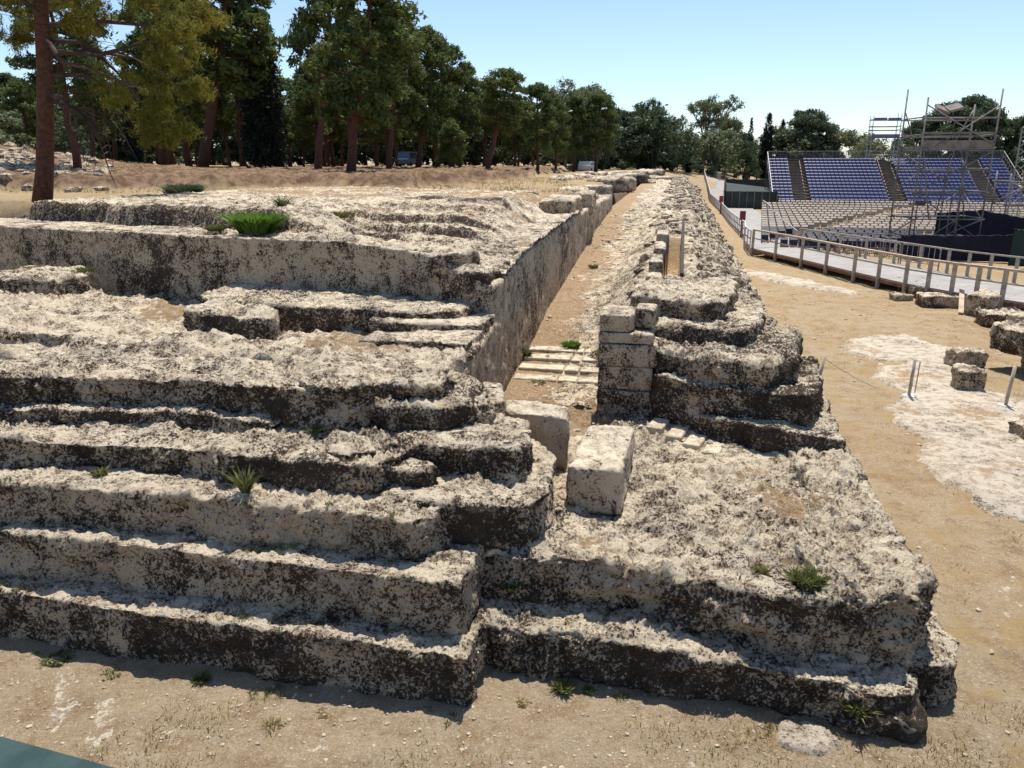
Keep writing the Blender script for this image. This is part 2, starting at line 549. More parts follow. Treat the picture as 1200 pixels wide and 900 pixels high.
def bedrock(poly, step, label, top=0.05):
    xs = np.arange(min(p[0] for p in poly) - .4, max(p[0] for p in poly) + .4, step)
    ys = np.arange(min(p[1] for p in poly) - .4, max(p[1] for p in poly) + .4, step)
    X, Y = np.meshgrid(xs, ys)
    P = np.stack([X.ravel(), Y.ravel(), np.zeros(X.size)], 1)
    sd = inside(poly, X.ravel(), Y.ravel()) + fbm(P * 1.6, 4) * 0.35
    z = terr(X.ravel(), Y.ravel()) + (top + 0.12) * ss(sd, -0.06, 0.06) - 0.12 + fbm(P * 1.2, 4) * 0.035 - np.abs(fbm(P * 7, 2)) * 0.015
    f = grid_faces(len(xs), len(ys))
    keep = (sd[f] > -0.2).any(1)
    o = mesh_np('bedrock', np.stack([X.ravel(), Y.ravel(), z], 1), f[keep], M['bedrock'],
                attrs={'lich': np.full(z.size, 0.18) + fbm(P * .8, 2) * .15, 'sand': 0.24 + 0.60 * fbm(P * 0.7 + 5, 3), 'up': np.ones(z.size)})
    tag(o, label, kind='structure')


bedrock([(10.3, 22.4), (11.8, 22.6), (12.3, 20.5), (11.9, 18.8), (11.0, 17.2), (11.2, 15.4), (10.4, 13.8), (10.2, 12.6), (10.0, 10.5), (7.35, 10.0), (7.05, 10.6), (6.95, 11.6),
         (7.11, 12.3), (7.64, 13.6), (7.7, 14.6), (8.18, 15.98), (8.8, 16.8), (8.7, 18.07), (9.3, 19.0), (10.2, 19.2), (9.3, 19.9), (9.3, 21.2)], 0.08,
        'pale flat limestone bedrock showing through the sand right of the altar')
bedrock([(5.3, 5.85), (6.2, 6.0), (6.4, 6.35), (5.6, 6.3), (5.0, 6.1)], 0.04, 'small pale bedrock outcrop in the sand by the altar corner', 0.03)
bedrock([(2.05, 5.45), (2.75, 5.62), (2.85, 5.8), (2.4, 5.85), (1.9, 5.62)], 0.03, 'low dark and white mottled outcrop in front of the altar corner', 0.05)
bedrock([(11.5, 37), (13.0, 33.5), (13.9, 30.5), (13.2, 29.6), (12.2, 31.5), (11.0, 34), (10.3, 38.5)], 0.14, 'patch of broken limestone along the foot of the walkway', 0.08)


# ------------------------------------------------------------------ rock builder: prisms -> voxel union -> eroded surface
def rock(name, prisms, vox, parent=None, mat=None, amp=1.0, crisp=0.0, lich=0.46, sand=0.0, seed=0.0, label=None, trim=None, rnd=.28, nit=10, riser=0.24, topl=0.15, sandspots=(), anchor=None):
    V = []; F = []
    for pr in prisms:
        pts, z0 = pr[0], pr[1]
        zt = pr[2] if len(pr) > 2 else None
        P = [(p[0], p[1], (p[2] if len(p) > 2 else zt)) for p in pts]
        area = sum(P[i][0] * P[(i + 1) % len(P)][1] - P[(i + 1) % len(P)][0] * P[i][1] for i in range(len(P)))
        if area < 0: P = P[::-1]
        n = len(P); o = len(V)
        V += [(p[0], p[1], z0) for p in P] + [(p[0], p[1], p[2]) for p in P]
        tri = tessellate_polygon([[Vector((p[0], p[1], 0)) for p in P]])
        for t in tri:
            A = [Vector((P[i][0], P[i][1], 0)) for i in t]
            if (A[1] - A[0]).cross(A[2] - A[0]).z < 0: t = t[::-1]
            F.append(tuple(o + n + i for i in t)); F.append(tuple(o + i for i in t[::-1]))
        for i in range(n):
            j = (i + 1) % n
            F.append((o + i, o + j, o + n + j, o + n + i))
    me = bpy.data.meshes.new('tmp'); me.from_pydata(V, [], F)
    ob = bpy.data.objects.new('tmp', me); COL.objects.link(ob)
    md = ob.modifiers.new('r', 'REMESH'); md.mode = 'VOXEL'; md.voxel_size = vox; md.adaptivity = 0
    dg = bpy.context.evaluated_depsgraph_get()
    m2 = bpy.data.meshes.new_from_object(ob.evaluated_get(dg))
    bpy.data.objects.remove(ob); bpy.data.meshes.remove(me)
    nv, nf = len(m2.vertices), len(m2.polygons)
    co = np.empty(nv * 3, np.float32); m2.vertices.foreach_get('co', co); co = co.reshape(-1, 3)
    nr = np.empty(nv * 3, np.float32); m2.vertex_normals.foreach_get('vector', nr); nr = nr.reshape(-1, 3)
    ls = np.empty(nf, np.int32); lt = np.empty(nf, np.int32)
    m2.polygons.foreach_get('loop_start', ls); m2.polygons.foreach_get('loop_total', lt)
    vi = np.empty(len(m2.loops), np.int32); m2.loops.foreach_get('vertex_index', vi)
    q = ls[lt == 4]
    faces = np.stack([vi[q], vi[q + 1], vi[q + 2], vi[q + 3]], 1)
    bpy.data.meshes.remove(m2)
    # weathering: edges rounded off unevenly
    if rnd > 0:
        wgt = np.clip(rnd * (1.0 + 1.6 * fbm(co * 0.9 + seed + 200, 2)), 0, 1)[:, None]
        ea = np.concatenate([faces[:, k] for k in range(4)]); eb = np.concatenate([faces[:, (k + 1) % 4] for k in range(4)])
        cnt0 = np.maximum(np.bincount(ea, minlength=nv) + np.bincount(eb, minlength=nv), 1)
        for _ in range(nit):
            ac = np.stack([np.bincount(ea, co[eb, ax], nv) + np.bincount(eb, co[ea, ax], nv) for ax in range(3)], 1) / cnt0[:, None]
            co = (co + (ac - co) * 0.9 * wgt).astype(np.float32)
        e1 = co[faces[:, 2]] - co[faces[:, 0]]; e2 = co[faces[:, 3]] - co[faces[:, 1]]
        fn = np.cross(e1, e2)
        nr = np.stack([sum(np.bincount(faces[:, k], fn[:, ax], nv) for k in range(4)) for ax in range(3)], 1)
        nr = (nr / (np.linalg.norm(nr, axis=1)[:, None] + 1e-12)).astype(np.float32)
    # smooth normals a bit so corners erode outwards together
    sm = nr.copy()
    for _ in range(2):
        acc = np.zeros((nv, 3)); cnt = np.zeros(nv)
        for k in range(4):
            a_, b_ = faces[:, k], faces[:, (k + 1) % 4]
            for ax in range(3):
                acc[:, ax] += np.bincount(a_, sm[b_, ax], nv) + np.bincount(b_, sm[a_, ax], nv)
            cnt += np.bincount(a_, minlength=nv) + np.bincount(b_, minlength=nv)
        sm = 0.4 * sm + 0.6 * acc / np.maximum(cnt, 1)[:, None]
        sm /= np.linalg.norm(sm, axis=1)[:, None] + 1e-9
    p = co + seed
    horiz = np.array([1, 1, 1.7], np.float32)
    n0 = fbm(p * 0.55, 2)
    n1 = fbm(p * horiz * 1.6, 3)
    b1 = np.abs(perlin(p * horiz * 3.6 + 31)) + 0.5 * np.abs(perlin(p * horiz * 7.5 + 11))
    b2 = np.abs(perlin(p * horiz * 13 + 5)) + 0.5 * np.abs(perlin(p * 25 + 7))
    mask = np.clip(0.75 + 0.9 * fbm(p * 0.8 + 50, 2), 0.25, 1.5)      # some parts keep their cut face
    up = ss(nr[:, 2], 0.3, 0.8)
    mask = mask * (0.72 + 0.5 * up)
    k = 1 - crisp
    d = amp * (0.055 * n0 * k + 0.055 * n1 * k + mask * (0.055 * (b1 - 0.33) * (0.45 + 0.55 * k)) + mask * 0.045 * (b2 - 0.36) * (0.5 + 0.5 * k))
    if vox <= 0.03:
        d = d + amp * mask * 0.015 * (np.abs(perlin(p * 40 + 3)) - .2)
    fine_dir = nr * 0.6 + sm * 0.4
    # edges wear back
    curv = 1 - (nr * sm).sum(1)
    newco = co + fine_dir * d[:, None] - sm * (amp * np.clip(curv, 0, 0.5) * 0.05)[:, None]
    newco[:, 0] += amp * 0.035 * k * fbm(p * 4 + 71, 2)
    newco[:, 1] += amp * 0.035 * k * fbm(p * 4 + 91, 2)
    la = lich + riser * (1 - up) - topl * up + 0.40 * fbm(p * 0.8 + 13, 2) + 0.24 * fbm(p * 3.0 + 23, 2)
    sa = np.full(nv, -1.0)
    flat = ss(nr[:, 2], 0.8, 0.97)
    if sand > 0:
        sa = sand * flat + 0.5 * fbm(p * 0.9 + 77, 2) - 0.35 * (1 - flat)
    for (xa, xb, rr, st) in sandspots:
        g = st * np.exp(-(((co[:, 0] - xa) ** 2 + (co[:, 1] - xb) ** 2) / rr ** 2))
        sa = np.maximum(sa, (g + 0.25 * fbm(p * 1.7, 2)) * flat)
    if trim is not None:
        keep = (co[faces, 2] > trim).any(1)
        faces = faces[keep]
        used = np.zeros(nv, bool); used[faces.ravel()] = True
        idx = np.cumsum(used) - 1
        faces = idx[faces]; newco = newco[used]; la = la[used]; sa = sa[used]; up = up[used]
    wv = to_world(newco)
    if anchor is not None:
        ax_, ay_ = w2(anchor[0], anchor[1])
        wv = wv - np.array([ax_, ay_, anchor[2]], np.float32)
    o = mesh_np(name, wv, faces, mat or M['rock'], parent, attrs={'lich': la, 'sand': sa, 'up': up})
    if anchor is not None: o.location = (ax_, ay_, anchor[2])
    if label: o['label'] = label
    return o


altar = thing('stone_altar', 'huge ruined rock-cut altar with stepped base, stretching from the foreground to the far trees', 'ruin')
LX = -11.0
FV = 0.021
# front left flight, bottom to top
rock('step', [([(LX, 5.98), (-7, 6.02), (-5, 5.95), (-3, 5.97), (-1.68, 5.93), (-1.68, 6.62), (-1.9, 7.3), (LX, 7.3)], -.25, 0.57)], FV, altar, lich=.34, seed=1, trim=-.1, label='lowest front step, left of the inner corner')
rock('step', [([(LX, 6.34), (-7.1, 6.30), (-5, 6.33), (-3.1, 6.30), (-1.86, 6.28), (-1.84, 7.1), (-2.0, 7.8), (LX, 7.8)], .3, 1.12)], FV, altar, lich=.34, seed=5, trim=.4, label='second front step, left of the inner corner')
rock('step', [([(LX, 6.62), (-7.2, 6.55), (-5.2, 6.66), (-3.2, 6.66), (-2.42, 6.62), (-2.25, 6.9), (-2.1, 7.3), (-2.6, 8.3), (LX, 8.3)], .8, 1.57)], FV, altar, lich=.34, seed=9, trim=.9, label='third front step with a worn end')
rock('step', [([(LX, 7.1), (-7.6, 7.03), (-5.6, 7.25), (-3.9, 7.12), (-3.1, 7.15), (-2.85, 7.5), (-2.8, 8.6), (LX, 8.6)], 1.3, 1.88)], FV, altar, amp=1.6, lich=.52, topl=.06, seed=13, trim=1.4)
rock('ledge', [([(LX, 7.7), (-8.1, 7.62), (-6, 7.95), (-4.6, 7.85), (-4.2, 8.6), (LX, 8.6)], 1.6, 2.04)], FV, altar, seed=17, topl=.05, lich=.5, amp=1.2, trim=1.7)
rock('step', [([(LX, 8.0), (-8.3, 7.8), (-7.0, 8.05), (-6.1, 8.15), (-4.9, 8.1), (-4.0, 8.05), (-3.6, 8.35), (-3.3, 8.6), (-3.1, 9.6), (LX, 9.6)], 1.7, 2.40)], FV, altar, amp=1.6, lich=.52, topl=.06, rnd=.4, nit=14, seed=21, trim=1.8, label='top front step under the rough terrace')
for i_, (a, b, ra, rb_, z0_, z1_) in enumerate([(-3.9, 8.25, .5, .35, 1.7, 2.52), (-3.0, 8.75, .35, .4, 1.6, 2.42), (-3.5, 7.5, .35, .3, 1.3, 1.98), (-2.75, 7.55, .3, .25, 1.2, 1.78), (-2.45, 8.9, .3, .3, 1.5, 2.2)]):
    rock('outcrop', [([(a + ra * math.cos(t_) * (1 + .25 * math.sin(3 * t_ + i_)), b + rb_ * math.sin(t_)) for t_ in [k_ * math.pi / 4 + .3 * i_ for k_ in range(8)]], z0_, z1_)], 0.026, altar, rnd=.9, nit=22, lich=.5, topl=.05, amp=1.7, seed=500 + i_ * 4, trim=z0_ + .1)
# right ends of the upper steps (set back)
rock('step', [([(-2.6, 7.08), (-1.85, 7.12), (-1.35, 7.25), (-1.22, 7.7), (-1.30, 8.6), (-1.62, 9.3), (-3.0, 9.6), (-3.0, 7.2)], .8, 1.54)], FV, altar, seed=25, rnd=.4, nit=14, trim=.9, amp=1.3, label='projecting end of the third step beside the fallen blocks')
rock('step', [([(-3.1, 7.80), (-2.2, 7.78), (-1.62, 7.85), (-1.50, 8.2), (-1.72, 8.75), (-2.2, 9.1), (-3.3, 9.6)], 1.3, 1.92)], FV, altar, seed=29, rnd=.4, nit=14, trim=1.4, amp=1.5)
rock('step', [([(-3.5, 8.25), (-2.7, 8.3), (-2.32, 8.5), (-2.4, 9.2), (-2.7, 9.9), (-3.6, 9.9)], 1.6, 2.20)], FV, altar, seed=33, rnd=.4, nit=14, trim=1.7, amp=1.6)
# right-hand platform
rock('step', [([(-1.9, 6.60), (-0.8, 6.58), (0.3, 6.52), (1.3, 6.45), (1.75, 6.42), (1.95, 6.75), (2.1, 7.6), (-1.9, 7.6)], -.25, 0.50),
              ([(1.55, 6.50), (1.9, 6.34), (2.32, 6.42), (2.45, 6.7), (2.2, 7.1), (1.7, 7.1)], -.2, 0.44)], FV, altar, seed=37, rnd=.8, nit=24, trim=-.1, amp=1.7, lich=.5, label='lowest front step right of the inner corner, ending in a rounded lump')
rock('ledge', [([(2.0, 7.2), (2.3, 6.85), (2.8, 6.9), (3.0, 7.4), (2.95, 8.3), (2.9, 9.6), (2.9, 11), (2.0, 11)], -.25, 0.48)], FV, altar, seed=41, rnd=.8, nit=24, trim=-.1, amp=1.1)
rock('platform', [([(-1.9, 7.02), (-0.9, 7.12), (0.0, 7.02), (0.9, 6.82), (1.5, 6.75), (1.75, 6.85), (1.75, 11.0), (-0.2, 12.6), (-2.9, 12.6), (-2.9, 9.0), (-1.9, 8.9)], .2, 1.07),
                  ([(1.45, 7.05), (1.9, 6.78, 1.05), (2.45, 6.98), (2.6, 7.3), (2.62, 8.1), (2.55, 9.0), (2.45, 10.2), (2.40, 11.2), (1.55, 11.2), (1.72, 10.0), (1.68, 9.0), (1.55, 8.0)], .1, 1.17)],
     0.024, altar, seed=45, rnd=.8, nit=24, trim=.2, amp=1.8, lich=.42, sandspots=((1.55, 9.0, .62, .75), (1.3, 7.5, .3, .5), (-.75, 7.55, .3, .6), (-1.9, 11.5, 1.3, 1.1), (-1.7, 12.6, 1.3, 1.2), (1.2, 9.9, .4, .6)),
     label='broad flat-topped platform with a sandy hollow')

# rough terrace between the front steps and the tall wall
rock('terrace', [([(-17, 9.0), (-7, 8.9), (-4.5, 9.1), (-3.2, 9.2), (-2.95, 9.5), (-2.9, 12.9), (-17, 15.6)], 1.9, 2.36),
                 ([(-17, 8.9), (-11.6, 8.6), (-9.6, 8.5, 2.52), (-8.0, 8.8, 2.36), (-6.6, 10.1, 2.34), (-7.8, 11.5, 2.34), (-10.0, 13.0, 2.40), (-17, 14.0)], 2.0, 2.66),
                 ([(-17, 9.6), (-11.0, 9.1, 2.92), (-9.6, 9.0, 2.72), (-8.4, 9.8, 2.5), (-9.0, 11.3, 2.5), (-11.0, 12.8, 2.6), (-17, 13.4, 2.8)], 2.1, 3.0),
                 ([(-8.0, 9.6), (-6.0, 9.1), (-4.4, 9.3), (-3.9, 9.9), (-5.4, 10.1), (-7.0, 10.3)], 2.1, 2.50)],
     0.042, altar, seed=49, rnd=.8, nit=24, trim=1.95, amp=1.7, lich=.36, riser=.2, sandspots=((-4.6, 10.6, 1.2, .75), (-8.9, 12.4, 1.0, .85), (-7.6, 12.9, .9, .7), (-3.6, 10.1, .6, .5)), label='rough eroded terrace below the tall wall')
rock('ledge', [([(-8.2, 12.0), (-7.3, 11.4), (-5.6, 11.35), (-4.2, 11.5), (-3.42, 11.72), (-3.3, 12.0), (-3.25, 12.9), (-8.4, 13.6)], 2.1, 2.76)], 0.035, altar, seed=53, rnd=.8, nit=24, trim=2.2, amp=1.0, label='long ledge at the foot of the tall wall')
rock('ledge', [([(-4.7, 11.25), (-3.6, 11.35), (-2.93, 11.5), (-2.93, 12.4), (-4.7, 12.4)], 2.1, 2.57)], 0.03, altar, seed=57, trim=2.2, amp=.7)
rock('ledge', [([(-4.6, 10.55), (-3.6, 10.62), (-2.93, 10.6), (-2.93, 11.6), (-4.6, 11.6)], 2.0, 2.45)], 0.03, altar, seed=58, trim=2.1, amp=.6)
rock('boulder', [([(-7.5, 10.5), (-7.0, 10.2), (-6.3, 10.25), (-5.9, 10.6), (-6.1, 11.0), (-6.9, 11.2), (-7.4, 11.0)], 2.1, 2.82)], 0.04, altar, seed=61, rnd=.8, nit=24, trim=2.2, amp=1.3, label='rounded hump of rock on the rough terrace')
rock('boulder', [([(-12.6, 11.8), (-11.3, 11.9), (-10.9, 12.6), (-11.6, 13.3), (-12.8, 13.2)], 2.3, 2.98)], 0.04, altar, seed=63, rnd=.8, nit=24, trim=2.4, amp=1.4)

rock('boulder', [([(-4.5, 12.55), (-3.9, 12.4), (-3.45, 12.6), (-3.5, 13.5), (-4.5, 13.7)], 3.0, 3.58)], 0.04, altar, seed=64, rnd=.8, nit=24, trim=3.0, amp=1.6, label='rough lump on the near corner of the tall wall')
rock('boulder', [([(-3.6, 12.35), (-3.0, 12.3), (-2.95, 13.6), (-3.6, 13.6)], 2.8, 3.30)], 0.04, altar, seed=66, rnd=.8, nit=24, trim=2.9, amp=1.4)
# tall smooth wall and the long side wall
rock('wall', [([(-18, 15.25, 3.66), (-15, 14.62, 3.66), (-9.6, 13.3, 3.69), (-6, 12.95, 3.68), (-4.2, 12.55, 3.54), (-3.6, 12.4, 3.28), (-2.93, 12.25, 3.02), (-2.93, 13.6, 3.1), (-6, 14.2, 3.5), (-9.6, 14.9, 3.68), (-18, 16.8, 3.68)], 2.0, 3.6)],
     0.04, altar, seed=67, crisp=.8, trim=2.1, amp=.62, lich=.47, riser=.03, label='tall smooth cut wall facing the camera')
rock('wall', [([(-3.9, 9.9, 2.30), (-3.2, 9.6, 2.28), (-2.88, 9.9, 2.05), (-2.88, 12.3, 2.45), (-2.88, 12.5, 3.05), (-2.88, 16, 3.34), (-2.88, 22, 3.54), (-2.86, 28, 3.62), (-2.86, 34.5, 3.66), (-3.7, 34.5, 3.6), (-3.9, 22, 3.4), (-3.9, 13, 3.0), (-3.9, 12.3, 2.5)], 0.9, 3.5)],
     0.05, altar, seed=71, crisp=.55, trim=1.0, amp=.75, lich=.30, riser=.10, label='long side wall running back along the sandy corridor')

# tiers right of the pillar
rock('step', [([(0.02, 11.62, 1.22), (0.48, 11.15, 1.38), (1.4, 10.66, 1.46), (2.32, 10.38, 1.44), (2.42, 11.4, 1.44), (2.4, 12.6, 1.44), (.1, 12.6, 1.3)], .3, 1.4)], FV, altar, rnd=.5, nit=16, seed=75, trim=.4, lich=.56, amp=.9, topl=.02, label='lowest dark tier right of the pillar')
rock('step', [([(-.25, 11.72), (0.45, 11.26), (1.42, 10.98), (1.95, 10.95), (2.15, 11.4), (2.35, 13.2), (-.25, 13.2)], .8, 1.85)], FV, altar, rnd=.5, nit=16, seed=79, trim=1.0, lich=.56, topl=.02, amp=1.5, label='second dark tier right of the pillar')
rock('step', [([(-.25, 11.85), (0.45, 11.40), (1.37, 11.25), (1.7, 11.6), (1.95, 12.2), (2.15, 14), (-.25, 14)], 1.2, 2.18)], FV, altar, rnd=.5, nit=16, seed=83, trim=1.3, lich=.58, topl=.02, amp=1.6)
rock('step', [([(-.3, 12.7), (0.45, 12.35), (0.95, 12.3), (1.3, 12.6), (1.5, 13.4), (1.7, 15), (-.3, 15)], 1.5, 2.48)], 0.034, altar, rnd=.5, nit=16, seed=87, trim=1.6, lich=.5, topl=.02, amp=1.2)
rock('step', [([(-.75, 13.6), (-.2, 13.45), (0.45, 13.1), (0.85, 13.3), (1.1, 14.4), (1.25, 16.6), (.25, 16.6), (.2, 15.9), (-.3, 15.9), (-.75, 15.6)], 1.5, 2.74)], 0.034, altar, rnd=.5, nit=16, seed=91, trim=1.6, lich=.42, amp=1.6, topl=.1)


# long body of the altar: corridor, crest and side slope as one eroded sheet, finer near the viewer
def alt_h(a, b):
    c = np.interp(b, [12.2, 13, 15.2, 17, 22, 28, 35, 60, 90, 125], [1.03, 1.08, 1.30, 1.62, 2.12, 2.7, 3.1, 3.4, 3.4, 2.2])
    k = np.interp(b, [14.0, 14.9, 16, 28, 45, 80, 100, 125], [1.0, 2.45, 2.62, 2.9, 3.2, 3.35, 3.2, 1.6])
    z = c + (k - c) * ss(a, -1.5 - 0.02 * b, -0.35)
    e = np.interp(b, [13, 15], [0.8, 1.15])
    t = np.clip((a - 0.45) / 1.95, 0, 1)
    z = z + (e - k) * t ** 0.9
    z = z + (-0.6 - e) * ss(a, 2.4, 2.95)
    # narrow trench
    tr = ss(b, 15.9, 16.1) * (1 - ss(b, 22.5, 24)) * ss(a, -.30, -.24) * (1 - ss(a, .10, .14))
    return z - 0.75 * tr


def body(name, b0, b1, a0, a1, sa0, sb, amp, label, fmat=None, only=None):
    aa = np.arange(a0, a1 + sa0, sa0)
    if sb[0] == sb[1]: bb = np.arange(b0, b1, sb[0])
    else:
        bb = [b0]
        while bb[-1] < b1:
            bb.append(bb[-1] + sb[0] + (sb[1] - sb[0]) * (bb[-1] - b0) / (b1 - b0))
        bb = np.array(bb)
    A, B = np.meshgrid(aa, bb)
    A = A.ravel(); B = B.ravel()
    P = np.stack([A, B, np.zeros(A.size)], 1)
    Z = alt_h(A, B)
    sandm = np.clip(0.95 - ss(A, -2.75, -1.3 - 0.006 * B) * 0.75 + 0.40 * fbm(P * 0.5 + 3, 4) - .3 * ss(A, -.8, 0), -.5, 1.2)
    sandm *= 1 - ss(A, 0.2, .5)
    tr = (A > -.33) & (A < .16) & (B > 15.8) & (B < 24)
    sandm = np.where(tr, 1.0, sandm)
    P3 = np.stack([A, B, Z], 1)
    rough = (1 - np.clip(sandm, 0, 1) * 0.85)
    slp = ss(A, .3, .9)
    D = 0.07 * fbm(P3 * 0.9, 3) + (0.11 + 0.10 * slp) * (np.abs(perlin(P3 * 2.6 + 3)) - .25) + 0.085 * (np.abs(perlin(P3 * 6.3 + 8)) - .25) + 0.05 * (np.abs(perlin(P3 * 14 + 8)) - .25)
    Z2 = Z + D * rough * amp
    A2 = A + 0.10 * slp * fbm(P3 * 3.1 + 4, 3)
    B2 = B + 0.08 * rough * fbm(P3 * 3.1 + 14, 2)
    f = grid_faces(len(aa), len(bb))
    mesh_np(name, to_world(np.stack([A2, B2, Z2], 1)), f, M['rock'], altar,
            attrs={'lich': 0.40 + 0.10 * slp + .38 * fbm(P * .8 + 9, 3), 'sand': sandm - 0.02, 'up': np.full(A.size, .8)})['label'] = label


body('corridor_and_slope', 12.3, 30, -2.95, 3.1, 0.05, (0.05, 0.09), 1.0, 'sandy corridor beside the near rubble crest and side slope')
body('corridor_and_slope', 29.9, 125, -2.95, 3.2, 0.11, (0.12, 0.9), 1.3, 'distant stretch of the worn altar body')


# top of the left block, in worn layers
def wtop():
    aa = np.arange(-17.5, -2.86, 0.06)
    bb = np.concatenate([np.arange(12.9, 18, 0.06), np.arange(18, 31, 0.10)])
    A, B = np.meshgrid(aa, bb); A = A.ravel(); B = B.ravel()
    P = np.stack([A, B, np.zeros(A.size)], 1)
    front = 12.3 + (-A - 2.9) * 0.19
    s = B - front + 0.38 * fbm(P * 0.55, 3) + 0.10 * fbm(P * 2.5, 2)
    l = 3.64 + 0.44 * ss(s, 1.15, 1.32)
    def st(c, w=0.12): return ss(s, c - w, c + w)
    lipz = np.interp(A, [-7, -5.5, -4.2, -3.5, -2.93], [3.70, 3.66, 3.56, 3.34, 3.14])
    cs_ = [(2.1, .20), (3.0, .20), (4.1, .17), (5.6, .14), (7.2, .10)]
    r = lipz + (3.36 - lipz) * st(1.3, .4)
    for c_, h_ in cs_: r = r + h_ * st(c_, .05) - .07 * ss(s, c_ + .15, c_ + .9)
    r = r + .28 * ss(s, 2, 9)
    t = ss(A + 0.5 * fbm(P * .5 + 7, 2), -8.2, -6.4)
    Z = l * (1 - t) + r * t
    side = np.interp(B, [12.2, 13, 16, 22, 28, 34], [3.08, 3.2, 3.44, 3.62, 3.70, 3.7])
    sw = ss(A + .25 * fbm(P * 1.1, 2), -4.6, -3.5)
    Z = Z * (1 - sw) + side * sw
    Z = Z - 0.5 * (1 - ss(A, -15.6, -15.1))
    back = np.interp(A, [-17, -13, -5.7, -3], [22, 28.5, 24, 22])
    Z = Z - 0.8 * ss(B, back + 1.0, back + 2.5)
    Z = Z - .14 * np.where(A > -7.5, 1 - ss(s, .12, .5), 1 - ss(s, .6, .95))
    P3 = np.stack([A, B, Z], 1)
    calm = 1 - 0.35 * ss(s, 3, 7)
    D = (0.05 * fbm(P3 * 1.2, 3) + 0.12 * (np.abs(perlin(P3 * np.array([2.2, 4.0, 3])) - .0) - .2) + 0.08 * (np.abs(perlin(P3 * 7.5 + 8)) - .25) + 0.03 * (np.abs(perlin(P3 * 16 + 8)) - .25)) * calm
    sa = 0.18 + 0.30 * ss(s, 3, 8) + 0.5 * fbm(P * .5 + 31, 3)
    f = grid_faces(len(aa), len(bb))
    f = f[(s[f].max(1) > np.where(A[f].mean(1) > -7.5, .12, .6)) & (Z[f].max(1) > 2.9)]
    riser = np.clip(np.abs(s - 1.23) < 0.22, 0, 1) * (1 - t)
    lay = np.zeros(A.size)
    for c_, h_ in cs_: lay = np.maximum(lay, np.exp(-((s - c_) / .10) ** 2) * t)
    riser = np.maximum(riser, lay)
    o = mesh_np('block_top', to_world(np.stack([A, B, Z + D], 1)), f, M['rock'], altar,
                attrs={'lich': .34 + .42 * riser + .32 * fbm(P * .8 + 9, 2), 'sand': np.where(riser > .2, -1, sa), 'up': 1 - riser})
    o['label'] = 'layered worn top of the left-hand block'


wtop()

# ------------------------------------------------------------------ squared stones
def block_poly(ca, cb, wa, wb, rot=0.0):
    c, s_ = math.cos(rot), math.sin(rot)
    return [(ca + c * x * wa / 2 - s_ * y * wb / 2, cb + s_ * x * wa / 2 + c * y * wb / 2) for x, y in ((-1, -1), (1, -1), (1, 1), (-1, 1))]


def stone(name, prisms, label=None, parent=None, cat='stone block', rnd=.5, nit=8, vox=0.022, amp=.35, crisp=.7, lich=.3, mat=None, seed=100., group=None, riser=.05, topl=.1):
    o = rock(name, prisms, vox, parent, mat or M['rock'], rnd=rnd, nit=nit, amp=amp, crisp=crisp, lich=lich, seed=seed, riser=riser, topl=topl,
             anchor=None if parent else (prisms[0][0][0][0], prisms[0][0][0][1], prisms[0][1]))
    if parent is None: tag(o, label, cat, group)
    elif label: o['label'] = label
    return o


# big loose blocks at the end of the corridor
stone('stone_block', [([(-1.14, 8.44), (-.48, 8.40), (-.42, 9.95), (-1.05, 10.02)], .98, 1.55)], 'big pale squared block standing free in front of the stone pillar', seed=101, lich=.22, mat=M['pale_rock'], amp=.8, rnd=.8, nit=18, crisp=.35)
stone('stone_block', [([(-2.17, 9.74), (-1.6, 9.53), (-1.26, 9.50), (-1.34, 10.1), (-2.28, 10.25)], 1.0, 1.78)], 'cream squared block wedged between the left steps and the free-standing block', seed=105, lich=.12, mat=M['pale_rock'], amp=.8, rnd=.8, nit=18, crisp=.3)
stone('stone_block', [([(-2.72, 9.75), (-2.38, 9.2), (-2.08, 9.35), (-2.3, 10.2), (-2.6, 10.3)], 1.1, 2.0)], 'narrow upright block capping the end of the top step', seed=109, lich=.3)
stone('boulder', [([(-2.28, 9.0), (-1.95, 8.78), (-1.72, 8.95), (-1.75, 9.3), (-2.2, 9.45)], 1.2, 1.80)], 'knobbly pale boulder below the narrow upright block', cat='boulder', seed=111, lich=.3, amp=1.0, crisp=.2)

pillar = thing('stone_pillar', 'squat pillar of five courses of squared stone beside the corridor steps', 'pillar', w3(-.68, 12.2, 1.0))


def pstone(nm, pr, seed, label=None, lich=.4):
    o = stone(nm, pr, label, pillar, seed=seed, lich=lich, amp=.5, crisp=.5)
    o.matrix_parent_inverse = Matrix.Translation(-Vector(pillar.location))


pstone('stone_course', [(block_poly(-.66, 12.25, .92, .88), .9, 1.50)], 120, 'lowest course, black with lichen', .52)
pstone('stone_course', [(block_poly(-.69, 12.27, .86, .84), 1.51, 1.885)], 123, None, .3)
pstone('stone_course', [(block_poly(-.66, 12.26, .93, .88, .01), 1.895, 2.25)], 126, None, .45)
pstone('stone_course', [(block_poly(-.70, 12.27, .87, .86), 2.26, 2.44)], 129, None, .25)
pstone('stone_course', [([(-1.13, 11.86), (-.66, 11.86), (-.58, 12.1), (-.60, 12.7), (-1.13, 12.7)], 2.44, 2.72)], 132, 'pale left half of the top course', .2)
pstone('stone_course', [([(-.60, 12.25), (-.28, 12.1), (-.26, 12.7), (-.58, 12.72)], 2.45, 2.78)], 135, 'grey rounded right half of the top course', .5)

